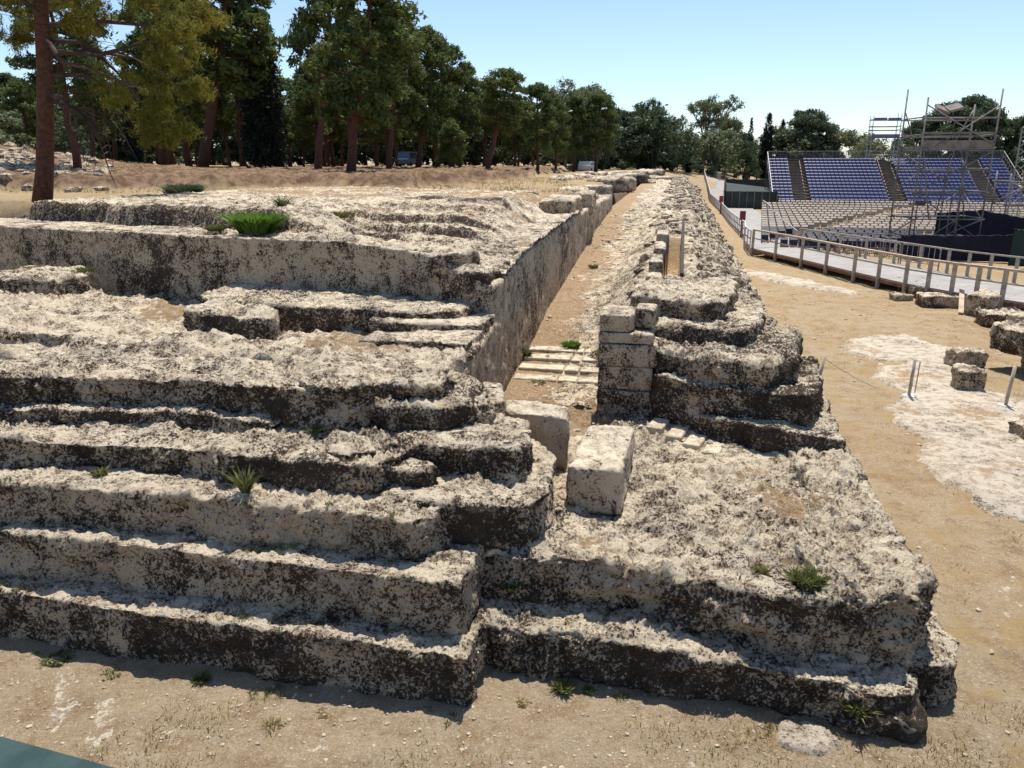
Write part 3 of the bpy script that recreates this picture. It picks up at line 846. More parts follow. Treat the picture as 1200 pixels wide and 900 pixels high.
# little pale steps beside the pillar
for i, (a, b, z) in enumerate([(-.13, 11.30, 1.16), (.16, 11.08, 1.13), (.42, 10.86, 1.10), (.68, 10.66, 1.07)]):
    stone('small_step', [(block_poly(a, b, .25, .50, -.25), .9, z + .03)],
          ['pale worn step block touching the foot of the pillar', 'second pale step block from the pillar foot', 'third pale step block from the pillar foot', 'outermost pale step block below the dark tiers'][i],
          cat='step', seed=140 + i * 3, lich=.08, mat=M['pale_rock'], amp=.3, group='small pale step blocks beside the pillar')

# corridor stair: four treads of three slabs each
stair = thing('corridor_stair', 'four shallow pale stone steps crossing the sandy corridor', 'steps', w3(-2.1, 13.5, 1.0))
for i, (b, z) in enumerate([(13.45, 1.165), (13.95, 1.23), (14.48, 1.29), (15.02, 1.34)]):
    xs = [-2.86, -2.02 + .05 * i, -1.66 - .02 * i, -.9]
    for k in range(3):
        o = stone('step_slab', [([(xs[k] + .012, b), (xs[k + 1] - .012, b + random.uniform(-.015, .015)), (xs[k + 1] - .012, b + .34), (xs[k] + .012, b + .34)], z - .22, z + random.uniform(-.01, .012))],
                  None, stair, rnd=.2, nit=4, seed=150 + i * 7 + k, lich=.12, mat=M['pale_rock'], amp=.22)
        o.matrix_parent_inverse = Matrix.Translation(-Vector(stair.location))

# stones lining the trench
for i, (a, b, wa, wb, z, l) in enumerate([(-.44, 16.6, .34, .7, 2.72, 'pale flat slab at the near end of the trench'), (-.44, 17.9, .30, 1.5, 2.92, 'grey squared stone beside the trench, nearest of the row'),
                                          (-.42, 20.0, .30, 1.7, 3.02, 'dark squared stone in the middle of the trench row'), (-.40, 22.0, .34, 1.2, 3.16, 'pale topped stone at the far end of the trench row')]):
    stone('stone_block', [(block_poly(a, b, wa, wb, .02), 2.1, z)], l, seed=170 + i * 3, lich=.3 if i in (0, 3) else .5, vox=.04, amp=.55, group='stones lining the trench')
m = MB(); m.bar(w3(.13, 15.85, 2.55), w3(.15, 24.5, 3.02), .07, .62)
tag(m.build('edging_board', M['wood_dark']), 'long dark board edging the right side of the trench', 'board')

# stones on top of the left block and along the far crest
for i, (a, b, wa, wb, z0, z1, l) in enumerate([
        (-3.45, 23.2, .9, 2.6, 3.3, 3.98, 'large squared stone on the side wall top, nearest of the far row'),
        (-3.2, 26.6, .7, 1.8, 3.3, 4.02, 'upright squared stone behind the large one on the side wall'),
        (-4.3, 25.6, 1.0, 2.2, 3.3, 3.78, 'low flat stone left of the side wall row'),
        (-5.4, 27.6, .9, 1.4, 3.4, 4.02, 'isolated grey block on the straw behind the layered top'),
        (-3.6, 31.5, .8, 1.8, 3.2, 3.82, 'broken stone at the end of the side wall'),
        (-4.6, 34.5, 1.4, 1.8, 3.2, 3.95, 'wide heap stone beyond the end of the side wall'),
        (-4.0, 38.0, 1.2, 2.2, 3.2, 3.95, 'dark jagged stone beyond the wide heap stone')]):
    z0 = 3.0
    stone('stone_block', [(block_poly(a, b, wa, wb, .05 * i), z0, z1)], l, seed=200 + i * 3, lich=.45, vox=.06 if b < 30 else .1, amp=1.3, crisp=.2, group='stones along the side wall')
for i in range(26):
    a = random.uniform(-8.5, -2.2) if i < 18 else random.uniform(-6, 1); b = random.uniform(46, 108) if i < 18 else random.uniform(80, 108)
    z = float(alt_h(np.array([max(a, -2)]), np.array([b]))[0]) if a > -3 else 3.85
    wa, wb = random.uniform(.8, 2.6), random.uniform(1.2, 4.0)
    stone('far_rubble_stone', [(block_poly(a, b, wa, wb, random.uniform(-.5, .5)), z - .6, z + random.uniform(.1, .4))],
          'low grey broken stone on the distant crest of the altar', seed=230 + i * 3, lich=.62, vox=.2, amp=1.6, crisp=.1, group='broken stones on the distant crest')

# fallen blocks on the sand to the right (world coordinates)
def wp(X, Y): return X * CA - Y * SA, X * SA + Y * CA


def fallen(X, Y, wx, wy, z, rot, label, lich=.45, amp=.7, z0=-.1, poly=None, crisp=.15, seed=0, name='fallen_block'):
    a, b = wp(X, Y)
    pts = poly and [wp(X + p[0], Y + p[1]) for p in poly] or block_poly(a, b, wx, wy, rot + AZ)
    stone(name, [(pts, z0, z)], label, rnd=.9, nit=14, vox=.03 if Y < 22 else .04, amp=amp * 1.5, crisp=crisp, lich=lich, seed=300 + seed, riser=.15, group='fallen blocks on the sand')


fallen(15.55, 27.6, 1.55, .9, .42, -.12, 'long dark-sided slab lying below the walkway', .55, seed=3)
fallen(14.75, 28.9, .7, .6, .22, .1, 'thin flat stone at the left end of the long slab', .4, seed=6)
fallen(15.9, 29.3, 1.2, .6, .46, -.1, 'stone propped behind the long slab under the deck edge', .4, seed=9)
fallen(16.0, 25.9, .75, .8, .70, .5, 'tilted pale carved block beside the leaning plank', .25, seed=12)
fallen(16.9, 27.0, .9, .8, .62, -.5, 'rounded stone behind the tilted carved block', .35, seed=15)
fallen(15.35, 24.1, .85, .75, .46, -.1, 'dark rough cube of stone in the middle of the heap', .55, seed=18)
fallen(15.7, 22.9, 1.05, .9, .58, .6, 'pale faceted block at the right of the heap', .3, seed=21)
fallen(16.7, 23.0, 1.0, .9, .6, .2, 'darker block partly cut by the right edge of the picture', .45, seed=24)
fallen(16.4, 25.0, 1.5, 1.4, .25, .2, 'low pale rubble slab filling the heap', .3, seed=27, amp=1.4)
fallen(11.55, 18.95, .85, .60, .46, -.05, 'squat grey block, the rear one of the pair on the pale bedrock', .35, seed=30)
fallen(10.45, 16.95, .62, .60, .50, -.35, 'neat cube-shaped block, the front one of the pair on the pale bedrock', .35, seed=33)
fallen(13.05, 18.2, 1.7, 1.9, 1.12, .2, 'large overhanging boulder at the right edge of the picture', .45, seed=36, z0=.45, amp=1.1, crisp=.1, name='boulder')
fallen(13.2, 17.9, 1.2, 1.2, .6, .2, 'narrow base stone under the overhanging boulder', .35, seed=39, amp=1.0, crisp=.1, name='boulder')
fallen(9.95, 13.6, .8, .9, .30, .4, 'small weathered lump of rock at the right edge beyond the rope post', .35, seed=42, amp=1.2, crisp=.1, name='boulder')
m = MB(); m.bar((15.35, 25.9, .05), (16.25, 27.6, .62), .16, .05)
tag(m.build('leaning_plank', M['timber']), 'grey plank leaning on the tilted carved block', 'plank')

# ------------------------------------------------------------------ rope posts
rp = None
posts = [(6.85, 16.6, .82, 'bare wooden post nearest the altar, with a loose wire', .12), (8.75, 16.2, .86, 'wooden post with two rods standing on the pale bedrock', .02), (10.45, 15.5, .88, 'wooden post with a white round foot at the right edge', .05)]
for i, (x, y, h, lab, lean) in enumerate(posts):
    t = thing('rope_post', lab, 'post', (x, y, .02), 0, 'posts marking the path on the sand')
    m = MB(); m.tube([(0, 0, 0), (lean, 0, h)], .035, 8); m.build('stake', M['greypost'], t, True)
    m = MB(); m.tube([(0, 0, 0), (0, 0, .05)], [.17, .14], 12); m.build('foot', M['whiterail'], t)
    if i == 1:
        m = MB(); m.tube([(.12, 0, .1), (.14, 0, h - .05)], .014, 6); m.build('rod', M['greypost'], t)
m = MB()
pts = [(6.97 + (8.4 - 6.97) * k / 10, 16.6 - .25 * k / 10, .80 - 1.0 * (k / 10) + .28 * (k / 10) ** 2) for k in range(9)]
m.tube(pts, .008, 5); tag(m.build('wire', M['greypost']), 'thin wire sagging from the bare post to the ground', 'wire')

# ------------------------------------------------------------------ handrail beside the viewer
t = thing('handrail', 'teal painted metal handrail crossing the bottom left corner', 'railing', (0, 0, 0))
P1 = Vector((-.857, 1.045, 4.09)); dr = Vector((.26, -.08, 0)).normalized(); nrm = Vector((dr.y, -dr.x, 0))
off = nrm * .055
m = MB(); m.bar(P1 - dr * 1.6 + off, P1 + dr * 2.6 + off, .11, .035); m.build('top_rail', M['teal'], t)
m = MB(); m.bar(P1 - dr * 1.6 + off - Vector((0, 0, .5)), P1 + dr * 2.6 + off - Vector((0, 0, .5)), .03, .03); m.build('mid_rail', M['teal'], t)
for k in (-1.4, 2.4):
    q = P1 + dr * k + off
    m = MB(); m.bar((q.x, q.y, 0), (q.x, q.y, 4.08), .05); m.build('upright', M['teal'], t)

# ------------------------------------------------------------------ walkway
def sub(p, q, n): return [p + (q - p) * k / n for k in range(n + 1)]


near = [Vector((13.43, 43.15)), Vector((14.28, 38.0)), Vector((14.9, 33.4)), Vector((15.45, 30.0)), Vector((16.1, 27.9)), Vector((16.9, 26.2)), Vector((18.0, 23.6)), Vector((19.2, 20.5))]
far = [Vector((16.3, 44.2)), Vector((17.1, 40.6)), Vector((18.0, 36.5)), Vector((18.6, 33.0)), Vector((19.2, 31.0)), Vector((20.0, 29.0)), Vector((21.2, 26.4)), Vector((22.4, 23.3))]
walk = thing('timber_walkway', 'raised timber walkway with grey deck and grey railings', 'walkway', (14, 40, 0))
winv = Matrix.Translation((-14, -40, 0))


def wpart(m, n, mat):
    o = m.build(n, mat, walk); o.matrix_parent_inverse = winv; return o


def dz(i): return .40 + .015 * i


for i in range(len(near) - 1):
    m = MB()
    a, b, c, d = near[i], near[i + 1], far[i + 1], far[i]
    z0, z1 = dz(i), dz(i + 1)
    g = .012
    m.add([(a.x, a.y, z0), (b.x, b.y + g, z1), (c.x, c.y + g, z1), (d.x, d.y, z0), (a.x, a.y, z0 - .05), (b.x, b.y + g, z1 - .05), (c.x, c.y + g, z1 - .05), (d.x, d.y, z0 - .05)],
          [(0, 1, 2, 3), (7, 6, 5, 4), (0, 4, 5, 1), (1, 5, 6, 2), (2, 6, 7, 3), (3, 7, 4, 0)])
    wpart(m, 'deck_panel', M['deck'])
    m = MB(); m.bar((a.x - .02, a.y, z0 - .13), (b.x - .02, b.y, z1 - .13), .06, .14); wpart(m, 'edge_joist', M['joist'])
    m = MB(); m.bar((a.x - .03, a.y, z0 + 1.02), (b.x - .03, b.y, z1 + 1.02), .16, .08); wpart(m, 'handrail', M['timber'])
    m = MB(); m.bar((a.x - .03, a.y, z0 + .55), (b.x - .03, b.y, z1 + .55), .04, .06); wpart(m, 'mid_rail', M['timber'])
    # kick board on the near side
    if i < 6:
        m = MB(); m.bar((d.x, d.y, z0 + 1.0), (c.x, c.y, z1 + 1.0), .09, .06); wpart(m, 'far_handrail', M['greypost'])
    for k in (0, .5):
        q = a + (b - a) * k; z = z0 + (z1 - z0) * k
        m = MB(); m.bar((q.x - .05, q.y, -.05), (q.x - .05, q.y, z + 1.0), .12, .12); wpart(m, 'post', M['greypost'])
        if i < 6 or k == 0:
            q = d + (c - d) * k
            m = MB(); m.bar((q.x + .05, q.y, -.05), (q.x + .05, q.y, z + 1.0), .1, .1); wpart(m, 'post', M['greypost'])
    for k in (.25, .75):
        q = a + (b - a) * k + Vector((.35, 0))
        m = MB(); m.bar((q.x, q.y, -.1), (q.x, q.y, z0 - .06), .12, .12); wpart(m, 'stub_leg', M['joist'])
    for k in (.33, .66):
        m = MB(); p0 = a + (d - a) * k; p1 = b + (c - b) * k
        m.bar((p0.x, p0.y, z0 - .12), (p1.x, p1.y, z1 - .12), .06, .12); wpart(m, 'joist', M['joist'])

# grey path continuing to the far end
pl = [(13.35, 43.3), (14.1, 47), (15.6, 52), (18.2, 65), (21.6, 81), (26, 103), (31, 128)]
pr = [(16.4, 44.4), (17.6, 48.5), (19.4, 55), (22.3, 67), (26.4, 86), (31.2, 106), (34.5, 129)]
m = MB()
vs = []
for (x0, y0), (x1, y1) in zip(pl, pr): vs += [(x0, y0, .40 - .3 * min(1, (y0 - 43) / 15)), (x1, y1, .40 - .3 * min(1, (y0 - 43) / 15))]
n0 = len(vs)
vs += [(x, y, -.1) for x, y, z in vs]
fs = []
for i in range(len(pl) - 1):
    j = 2 * i
    fs += [(j, j + 1, j + 3, j + 2), (j, j + 2, j + 2 + n0, j + n0), (j + 1, j + 1 + n0, j + 3 + n0, j + 3)]
fs += [(0, n0, n0 + 1, 1)]
# lift the far part with the terrain
vs = [(x, y, z + (terr1(x, y) if y > 95 else 0)) for x, y, z in vs]
m.add(vs, fs)
tag(m.build('path', M['deck']), kind='structure')


def fence_line(name, label, cat, pts, gap, h, zf, rail, post, lower=None, lowmat=None, pw=.06, rw=.07, group=None, infill=None):
    t = thing(name, label, cat, (pts[0][0], pts[0][1], zf(pts[0][0], pts[0][1])), 0, group)
    inv = Matrix.Translation(-Vector(t.location))
    def add(m, n, mat):
        o = m.build(n, mat, t); o.matrix_parent_inverse = inv
    for (x0, y0), (x1, y1) in zip(pts[:-1], pts[1:]):
        L = math.hypot(x1 - x0, y1 - y0); n = max(1, round(L / gap))
        z0, z1 = zf(x0, y0), zf(x1, y1)
        m = MB(); m.bar((x0, y0, z0 + h), (x1, y1, z1 + h), rw, rw); add(m, 'top_rail', rail)
        for lo in (lower or []):
            m = MB(); m.bar((x0, y0, z0 + lo), (x1, y1, z1 + lo), rw * .6, rw * .6); add(m, 'lower_rail', lowmat or rail)
        for k in range(n):
            f = k / n; x, y = x0 + (x1 - x0) * f, y0 + (y1 - y0) * f
            z = z0 + (z1 - z0) * f
            m = MB(); m.bar((x, y, z - .3), (x, y, z + h), pw, pw); add(m, 'post', post)
    return t


def zpath(x, y): return .40 - .3 * min(1, max(0, (y - 43) / 15)) + (terr1(x, y) if y > 95 else 0)


fence_line('path_railing', 'long white-topped maroon railing along the left edge of the grey path', 'railing', [(13.3, 43.4), (14.05, 47), (15.5, 52), (18.1, 65), (21.5, 81), (25.9, 103), (30.9, 128)], 1.5, .95, zpath,
           M['whiterail'], M['whiterail'], [.5, .1], M['redrail'])
fence_line('path_railing', 'low galvanised railing on the right of the path by the green enclosure', 'railing', [(27.2, 85.5), (25.6, 79), (24.0, 73)], 1.5, 1.0, lambda x, y: .05, M['whiterail'], M['galv'], [.5])
fence_line('path_railing', 'pale picket-like barrier between the grey path and the rows of chairs', 'railing', [(23.9, 72.5), (22.3, 66), (20.6, 60), (18.9, 53), (17.9, 49)], .45, .85, lambda x, y: .0, M['galv'], M['whiterail'], [.4])
fence_line('path_railing', 'white railing at the far end of the path under the trees', 'railing', [(33.5, 128), (36.5, 150)], 1.2, 1.2, lambda x, y: terr1(x, y), M['whiterail'], M['whiterail'], [.6])
for i, (x, y, lab) in enumerate([(16.15, 54.5, 'red box-topped post, nearer of the two on the path railing'), (21.2, 79.5, 'red box-topped post, farther of the two on the path railing')]):
    t = thing('red_post', lab, 'post', (x - .12, y, 0), 0, 'red posts on the path railing')
    m = MB(); m.bar((0, 0, -.1), (0, 0, 1.4), .1, .1); m.build('pole', M['redrail'], t)
    m = MB(); m.box((0, 0, 1.45), (.34, .28, .62)); m.build('red_box', M['red'], t)

# crowd barriers in front of the dark chairs
def barrier(x, y, rz, L, lab):
    t = thing('crowd_barrier', lab, 'barrier', (x, y, 0), rz, 'crowd barriers in front of the dark chairs')
    m = MB(); m.tube([(-L / 2, 0, 0), (-L / 2, 0, 1.0), (-L / 2 + .1, 0, 1.08), (L / 2 - .1, 0, 1.08), (L / 2, 0, 1.0), (L / 2, 0, 0)], .035, 6); m.build('frame', M['galv'], t)
    m = MB(); m.bar((-L / 2, 0, .25), (L / 2, 0, .25), .03); m.build('lower_bar', M['galv'], t)
    n = int(L / .28)
    for k in range(1, n):
        m = MB(); m.bar((-L / 2 + L * k / n, 0, .25), (-L / 2 + L * k / n, 0, 1.06), .022); m.build('upright', M['galv'], t)


for i, (x, y, l) in enumerate([(18.3, 45.8, 'leftmost crowd barrier before the dark chairs'), (20.5, 44.8, 'middle crowd barrier before the dark chairs'), (22.6, 43.8, 'right crowd barrier before the dark chairs'), (25.2, 47.2, 'crowd barrier half hidden behind the scaffold tower')]):
    barrier(x, y, R(-25), 2.4, l)
for i, (x, y) in enumerate([(18.3, 42.6), (19.2, 40.2), (20.0, 37.9), (21.3, 42.0)]):
    barrier(x, y, R(-68) if i < 3 else R(-25), 2.2, ['low barrier beside the far side of the walkway deck', 'second low barrier along the far side of the walkway', 'third low barrier close to the dark curtain', 'short barrier between deck and dark chairs'][i])

# ------------------------------------------------------------------ seating
OX, OY = 31.4, 95.0


def st3(t_, s_, z): return (OX + t_ * CA + s_ * SA, OY - t_ * SA + s_ * CA, z)


def chair_mb(back=.42, legs=True):
    m = MB()
    m.box((0, .02, .43), (.43, .42, .05))
    m.box((0, .24, .43 + back * .35 + .03), (.41, .06, back * .7), rx=-.12)
    m.box((0, .31, .43 + back * .85 + .03), (.41, .17, .07), rx=.75)
    if legs:
        for sx in (-.19, .19):
            m.bar((sx, -.17, 0), (sx, -.17, .42), .035)
            m.bar((sx, .2, 0), (sx, .2, .42), .035)
    return m


# the stand
stand = thing('grandstand', 'tiered grandstand of blue seats with three stairways and a rail on top', 'grandstand', (OX, OY, 0), -AZ)
NR, LEN, RISE, GO = 14, 28.0, .36, .75
ais = [(2.5, 4.0), (13.5, 14.9), (23.5, 25.2)]
for i in range(NR):
    z = .22 + RISE * i
    m = MB(); m.box((LEN / 2, GO * i + GO / 2 - .1, z - .03), (LEN, GO - .02, .06)); m.build('tier_floor', M['galv_old'], stand)
    m = MB(); m.box((LEN / 2, GO * i + GO - .13, z + RISE / 2 - .02), (LEN, .03, RISE - .05)); m.build('tier_riser', M['joist'], stand)
m = MB(); m2 = MB()
for x in [0, 2.5, 4.0, 8.7, 13.5, 14.9, 19, 23.5, 25.2, LEN]:
    m.bar((x, -.05, -.1), (x, GO * NR, .2 + RISE * NR), .08)
    for k in range(0, NR + 1, 3): m.bar((x, GO * k, -.1), (x, GO * k, .15 + RISE * k), .07)
    m.bar((x, GO * NR, -.1), (x, GO * NR, RISE * NR), .07)
m.build('understructure', M['galv_old'], stand)
for (x0, x1) in ais:
    m = MB()
    for i in range(NR * 2):
        m.box(((x0 + x1) / 2, GO * i / 2 - .1, .20 + RISE * i / 2 + .02), (x1 - x0 - .1, .26, .05))
        m.box(((x0 + x1) / 2, GO * i / 2 + .02, .20 + RISE * i / 2 - .15), (x1 - x0 - .1, .03, .3))
    m.build('stairway', M['board'], stand)
seat_me = None
n_seat = 0
stuffm = MB()
for i in range(NR):
    z = .22 + RISE * i
    x = .30
    while x < LEN - .2:
        if not any(a0 - .2 < x < a1 + .2 for a0, a1 in ais):
            base = chair_mb(.22, False)
            if n_seat < 300:
                if seat_me is None:
                    o = base.build('seat', M['blue'], stand); seat_me = o.data
                else:
                    o = bpy.data.objects.new('seat', seat_me); link(o, stand)
                o.location = (x, GO * i + .22, z - .12)
                n_seat += 1
            else:
                stuffm.add([(v[0] + x, v[1] + GO * i + .22, v[2] + z - .12) for v in base.v], base.f)
        x += .485
tag(stuffm.build('upper_seats', M['blue'], stand), kind='stuff')
# rail along the top and the sides
yb, zb = GO * NR + .05, .2 + RISE * NR
def rail_panel(x0, x1):
    m = MB()
    m.tube([(x0, yb, zb), (x0, yb, zb + 1.15), (x1, yb, zb + 1.15), (x1, yb, zb)], .03, 6)
    m.bar((x0, yb, zb + .12), (x1, yb, zb + .12), .035)
    n = int((x1 - x0) / .16)
    for k in range(1, n): m.bar((x0 + (x1 - x0) * k / n, yb, zb + .12), (x0 + (x1 - x0) * k / n, yb, zb + 1.12), .022)
    m.build('rail_panel', M['galv'], stand)
for k in range(12): rail_panel(LEN * k / 12 + .04, LEN * (k + 1) / 12 - .04)
for x in (-.03, LEN + .03):
    m = MB()
    m.bar((x, 0, 1.2), (x, yb, zb + 1.1), .05); m.bar((x, 0, .7), (x, yb, zb + .6), .035)
    for k in range(0, NR + 1): m.bar((x, GO * k, .2 + RISE * k), (x, GO * k, 1.2 + RISE * k), .04)
    m.build('side_rail', M['galv'], stand)
m = MB(); m.box((15.7, GO * 13 + .2, zb + .1), (1.7, .5, .22)); m.box((15.7, GO * 12 + .2, zb - .28), (1.6, .5, .2)); m.build('white_cover', M['whiterail'], stand)

# chairs on the flat
dark_t = grey_t = None
nd = ng = 0
gm = MB()
for r in range(0, 18):
    s_ = -(95 - 4685 / (52.5 + 3.3 * r)) * 1.02 - .4
    t0 = -1.0 - .095 * abs(s_)
    t_ = t0
    k = 0
    dark = r >= 12
    t_end = 36
    while t_ < t_end:
        x, y, _ = st3(t_, s_, 0)
        skip = abs((t_ - s_ * .45) - 18) < .8 or (dark and not (t_ < 3.6 or 5.5 < t_ < 10.5))
        if not skip:
            if dark:
                if nd < 300:
                    if dark_t is None:
                        dark_t = chair_mb().build('dark_chair', M['navy']); dme = dark_t.data; o = dark_t
                    else:
                        o = bpy.data.objects.new('dark_chair', dme); link(o)
                    tag(o, 'dark navy plastic chair in the block nearest the walkway', 'chair', 'dark chairs nearest the walkway')
                    o.location = (x, y, 0); o.rotation_euler = (0, 0, -AZ + R(180) * 0); nd += 1
            elif r >= 7 and ng < 290:
                if grey_t is None:
                    grey_t = chair_mb().build('grey_chair', M['greyseat']); gme = grey_t.data; o = grey_t
                else:
                    o = bpy.data.objects.new('grey_chair', gme); link(o)
                tag(o, 'grey plastic chair in the rows just behind the dark chairs', 'chair', 'grey chairs in the front rows')
                o.location = (x, y, 0); o.rotation_euler = (0, 0, -AZ); ng += 1
            else:
                b = chair_mb()
                c, s0 = math.cos(-AZ), math.sin(-AZ)
                gm.add([(x + v[0] * c - v[1] * s0, y + v[0] * s0 + v[1] * c, v[2]) for v in b.v], b.f)
        t_ += .52
        k += 1
tag(gm.build('grey_chair_rows', M['greyseat']), 'rows of grey chairs spread across the flat in front of the stand', 'chairs', kind='stuff')
print('chairs', nd, ng, len(gm.f))

# ------------------------------------------------------------------ scaffolding
def scaff(name, label, loc, rz, w, d, levels, top, mat, planks=(), diag=True, extra=None, tr=.045):
    t = thing(name, label, 'scaffold', loc, rz)
    for sx in (-1, 1):
        for sy in (-1, 1):
            h = top[(sx + 1) // 2 + (sy + 1)]
            m = MB(); m.tube([(sx * w / 2, sy * d / 2, 0), (sx * w / 2, sy * d / 2, h)], tr, 7); m.build('standard', mat, t, True)
    for z in levels:
        for sy in (-1, 1):
            m = MB(); m.tube([(-w / 2 - .15, sy * d / 2, z), (w / 2 + .15, sy * d / 2, z)], tr * .9, 6); m.build('ledger', mat, t, True)
        for sx in (-1, 1):
            m = MB(); m.tube([(sx * w / 2, -d / 2, z + .06), (sx * w / 2, d / 2, z + .06)], tr * .9, 6); m.build('transom', mat, t, True)
    for (x0, z0, x1, z1, sy) in (diag or []):
        m = MB(); m.tube([(x0, sy * (d / 2 + .06), z0), (x1, sy * (d / 2 + .06), z1)], tr * .8, 6); m.build('brace', mat, t, True)
    for (z, hgt, off) in planks:
        m = MB(); m.box((0, -d / 2 + off, z), (w, .06, hgt)); m.build('toe_board', M['board'], t)
    return t


W1 = 3.75
tw = scaff('scaffold_tower', 'tall scaffold tower with boarded platform in front of the blue stand', (23.85, 44.2, 0), R(-3), W1, 2.6,
           [.9, 2.0, 3.4, 4.6, 5.75, 6.35, 7.25], [8.3, 8.7, 8.9, 8.1], M['galv_old'],
           planks=[(5.92, .42, .02), (6.5, .12, .05), (7.3, .06, .04)],
           diag=[(-W1 / 2, 7.9, W1 / 2, 5.9, -1), (W1 / 2, 7.9, -W1 / 2 + .7, 5.8, -1), (-W1 / 2, 7.8, -W1 / 2 + .9, 5.7, 1), (W1 / 2, 7.8, 1.0, 5.9, 1),
                 (-W1 / 2 + .1, 5.7, -W1 / 2 + .9, 2.0, -1), (-W1 / 2, 5.6, W1 / 2, 3.4, 1), (W1 / 2, 5.6, -W1 / 2, 3.4, -1), (-W1 / 2, 3.4, W1 / 2, .9, -1), (W1 / 2, 3.4, -W1 / 2, .9, 1),
                 (-W1 / 2, .3, W1 / 2, 2.0, -1), (.6, 2, 1.2, 5.7, 1), (.9, 2, .2, 5.7, -1)])
m = MB(); m.box((0, 0, 5.70), (W1 + .1, 2.7, .06)); m.build('platform', M['board'], tw)
for x_, y_, h_ in ((.55, -1.25, 5.9), (.9, 1.25, 5.9), (-.5, 1.25, 5.9), (.75, 0, 3.4)):
    m = MB(); m.tube([(x_, y_, 0), (x_, y_, h_)], .035, 6); m.build('inner_standard', M['galv_old'], tw, True)
for a_, b_ in (((-1.9, -1.35, .2), (.5, -1.35, 2.0)), ((.5, -1.3, 3.4), (1.9, -1.3, 4.6)), ((-1.9, 1.3, 3.4), (-.5, 1.3, 4.6)), ((1.9, -1.3, 2.0), (1.9, 1.3, 3.4)), ((-1.9, -1.3, 4.6), (-1.9, 1.3, 5.7)), ((.5, -1.3, 2.0), (1.2, 1.3, .4))):
    m = MB(); m.tube([a_, b_], .03, 6); m.build('brace', M['galv_old'], tw, True)
t = thing('spotlight_rig', 'pair of stage lights clamped on top of the tall scaffold tower', 'stage light', (23.4, 43.6, 7.45))
for k, (x, r_) in enumerate(((-.35, .35), (.25, -.25))):
    m = MB(); m.box((x, 0, .28 + .08 * k), (.75, .55, .14), ry=r_, rx=.5); m.build('lamp_panel', M['board'], t)
    m = MB(); m.bar((x, 0, -.12), (x, 0, .25), .05); m.build('bracket', M['galv_old'], t)
m = MB(); m.box((-.1, .1, -.1), (2.2, .4, .12)); m.build('tray', M['curtain'], t)

t2 = scaff('scaffold_tower', 'small open scaffold tower rising behind the top rail of the stand', (52.3, 113.5, 0), R(-12), 3.6, 2.0, [6.0, 8.55, 9.3, 9.8, 10.7], [11.3, 11.4, 11.4, 11.6], M['galv'],
           diag=[(-1.8, 8.3, 1.8, 6, -1), (1.8, 8.3, -1.8, 6, 1), (-1.8, 3, 1.8, 6, -1)], tr=.06)
m = MB(); m.box((0, -1.0, 8.5), (3.7, .1, .55)); m.build('board', M['bluegrey'], t2)
m = MB(); m.box((-.9, -1.0, 10.75), (1.7, .1, .42)); m.box((.95, -1.0, 10.72), (1.7, .1, .42)); m.build('board', M['bluegrey'], t2)

# triangular lattice mast at the right edge
t = thing('lattice_mast', 'lattice lighting mast at the right edge of the picture', 'mast', (31.1, 49.0, 0))
cs = [(-.3, -.2), (.3, -.2), (0, .32)]
for c in cs:
    m = MB(); m.tube([(c[0], c[1], 0), (c[0], c[1], 6.9)], .035, 6); m.build('chord', M['galv'], t)
for k in range(14):
    m = MB()
    for a_, b_ in ((0, 1), (1, 2), (2, 0)):
        m.bar((cs[a_][0], cs[a_][1], k * .49), (cs[b_][0], cs[b_][1], (k + 1) * .49), .025)
    m.build('lacing', M['galv'], t)
scaff('scaffold_tower', 'lower scaffold frame beside the lattice mast at the right edge', (29.9, 46.5, 0), R(-5), 2.2, 1.6, [1.2, 2.6, 3.9], [4.4, 4.1, 4.5, 4.2], M['galv_old'],
      diag=[(-1.1, 1.2, 1.1, 2.6, -1), (1.1, 2.6, -1.1, 3.9, -1), (-1.1, 2.6, 1.1, 3.9, 1)])


# ------------------------------------------------------------------ cloth screens behind the walkway
def screen(name, label, pts, z0, z1, mat, cat, folds=.06):
    """standing cloth sheet with thickness, following a ground line"""
    nx, nz = 40, 8
    V = []; n = len(pts) - 1
    for side in (0, 1):
        for i in range(nx + 1):
            f = i / nx * n; k = min(int(f), n - 1); u = f - k
            x = pts[k][0] + (pts[k + 1][0] - pts[k][0]) * u; y = pts[k][1] + (pts[k + 1][1] - pts[k][1]) * u
            za = z0[k] + (z0[k + 1] - z0[k]) * u; zb_ = z1[k] + (z1[k + 1] - z1[k]) * u
            for j in range(nz + 1):
                w = math.sin(i * 1.7 + .4 * math.sin(j)) * folds * (1 - .5 * j / nz)
                V.append((x + w * .3, y + w + side * .03, za + (zb_ - za) * j / nz - .05 * math.sin(i * .7) ** 2 * (j == nz)))
    F = []
    m_ = (nx + 1) * (nz + 1)
    for i in range(nx):
        for j in range(nz):
            a_ = i * (nz + 1) + j
            F.append((a_, a_ + nz + 1, a_ + nz + 2, a_ + 1)); F.append((m_ + a_, m_ + a_ + 1, m_ + a_ + nz + 2, m_ + a_ + nz + 1))
    for i in range(nx):
        a_ = i * (nz + 1) + nz
        F.append((a_, a_ + nz + 1, m_ + a_ + nz + 1, m_ + a_))
    mb = MB(); mb.add(V, F)
    o = mb.build(name, mat, None, True)
    return tag(o, label, cat)


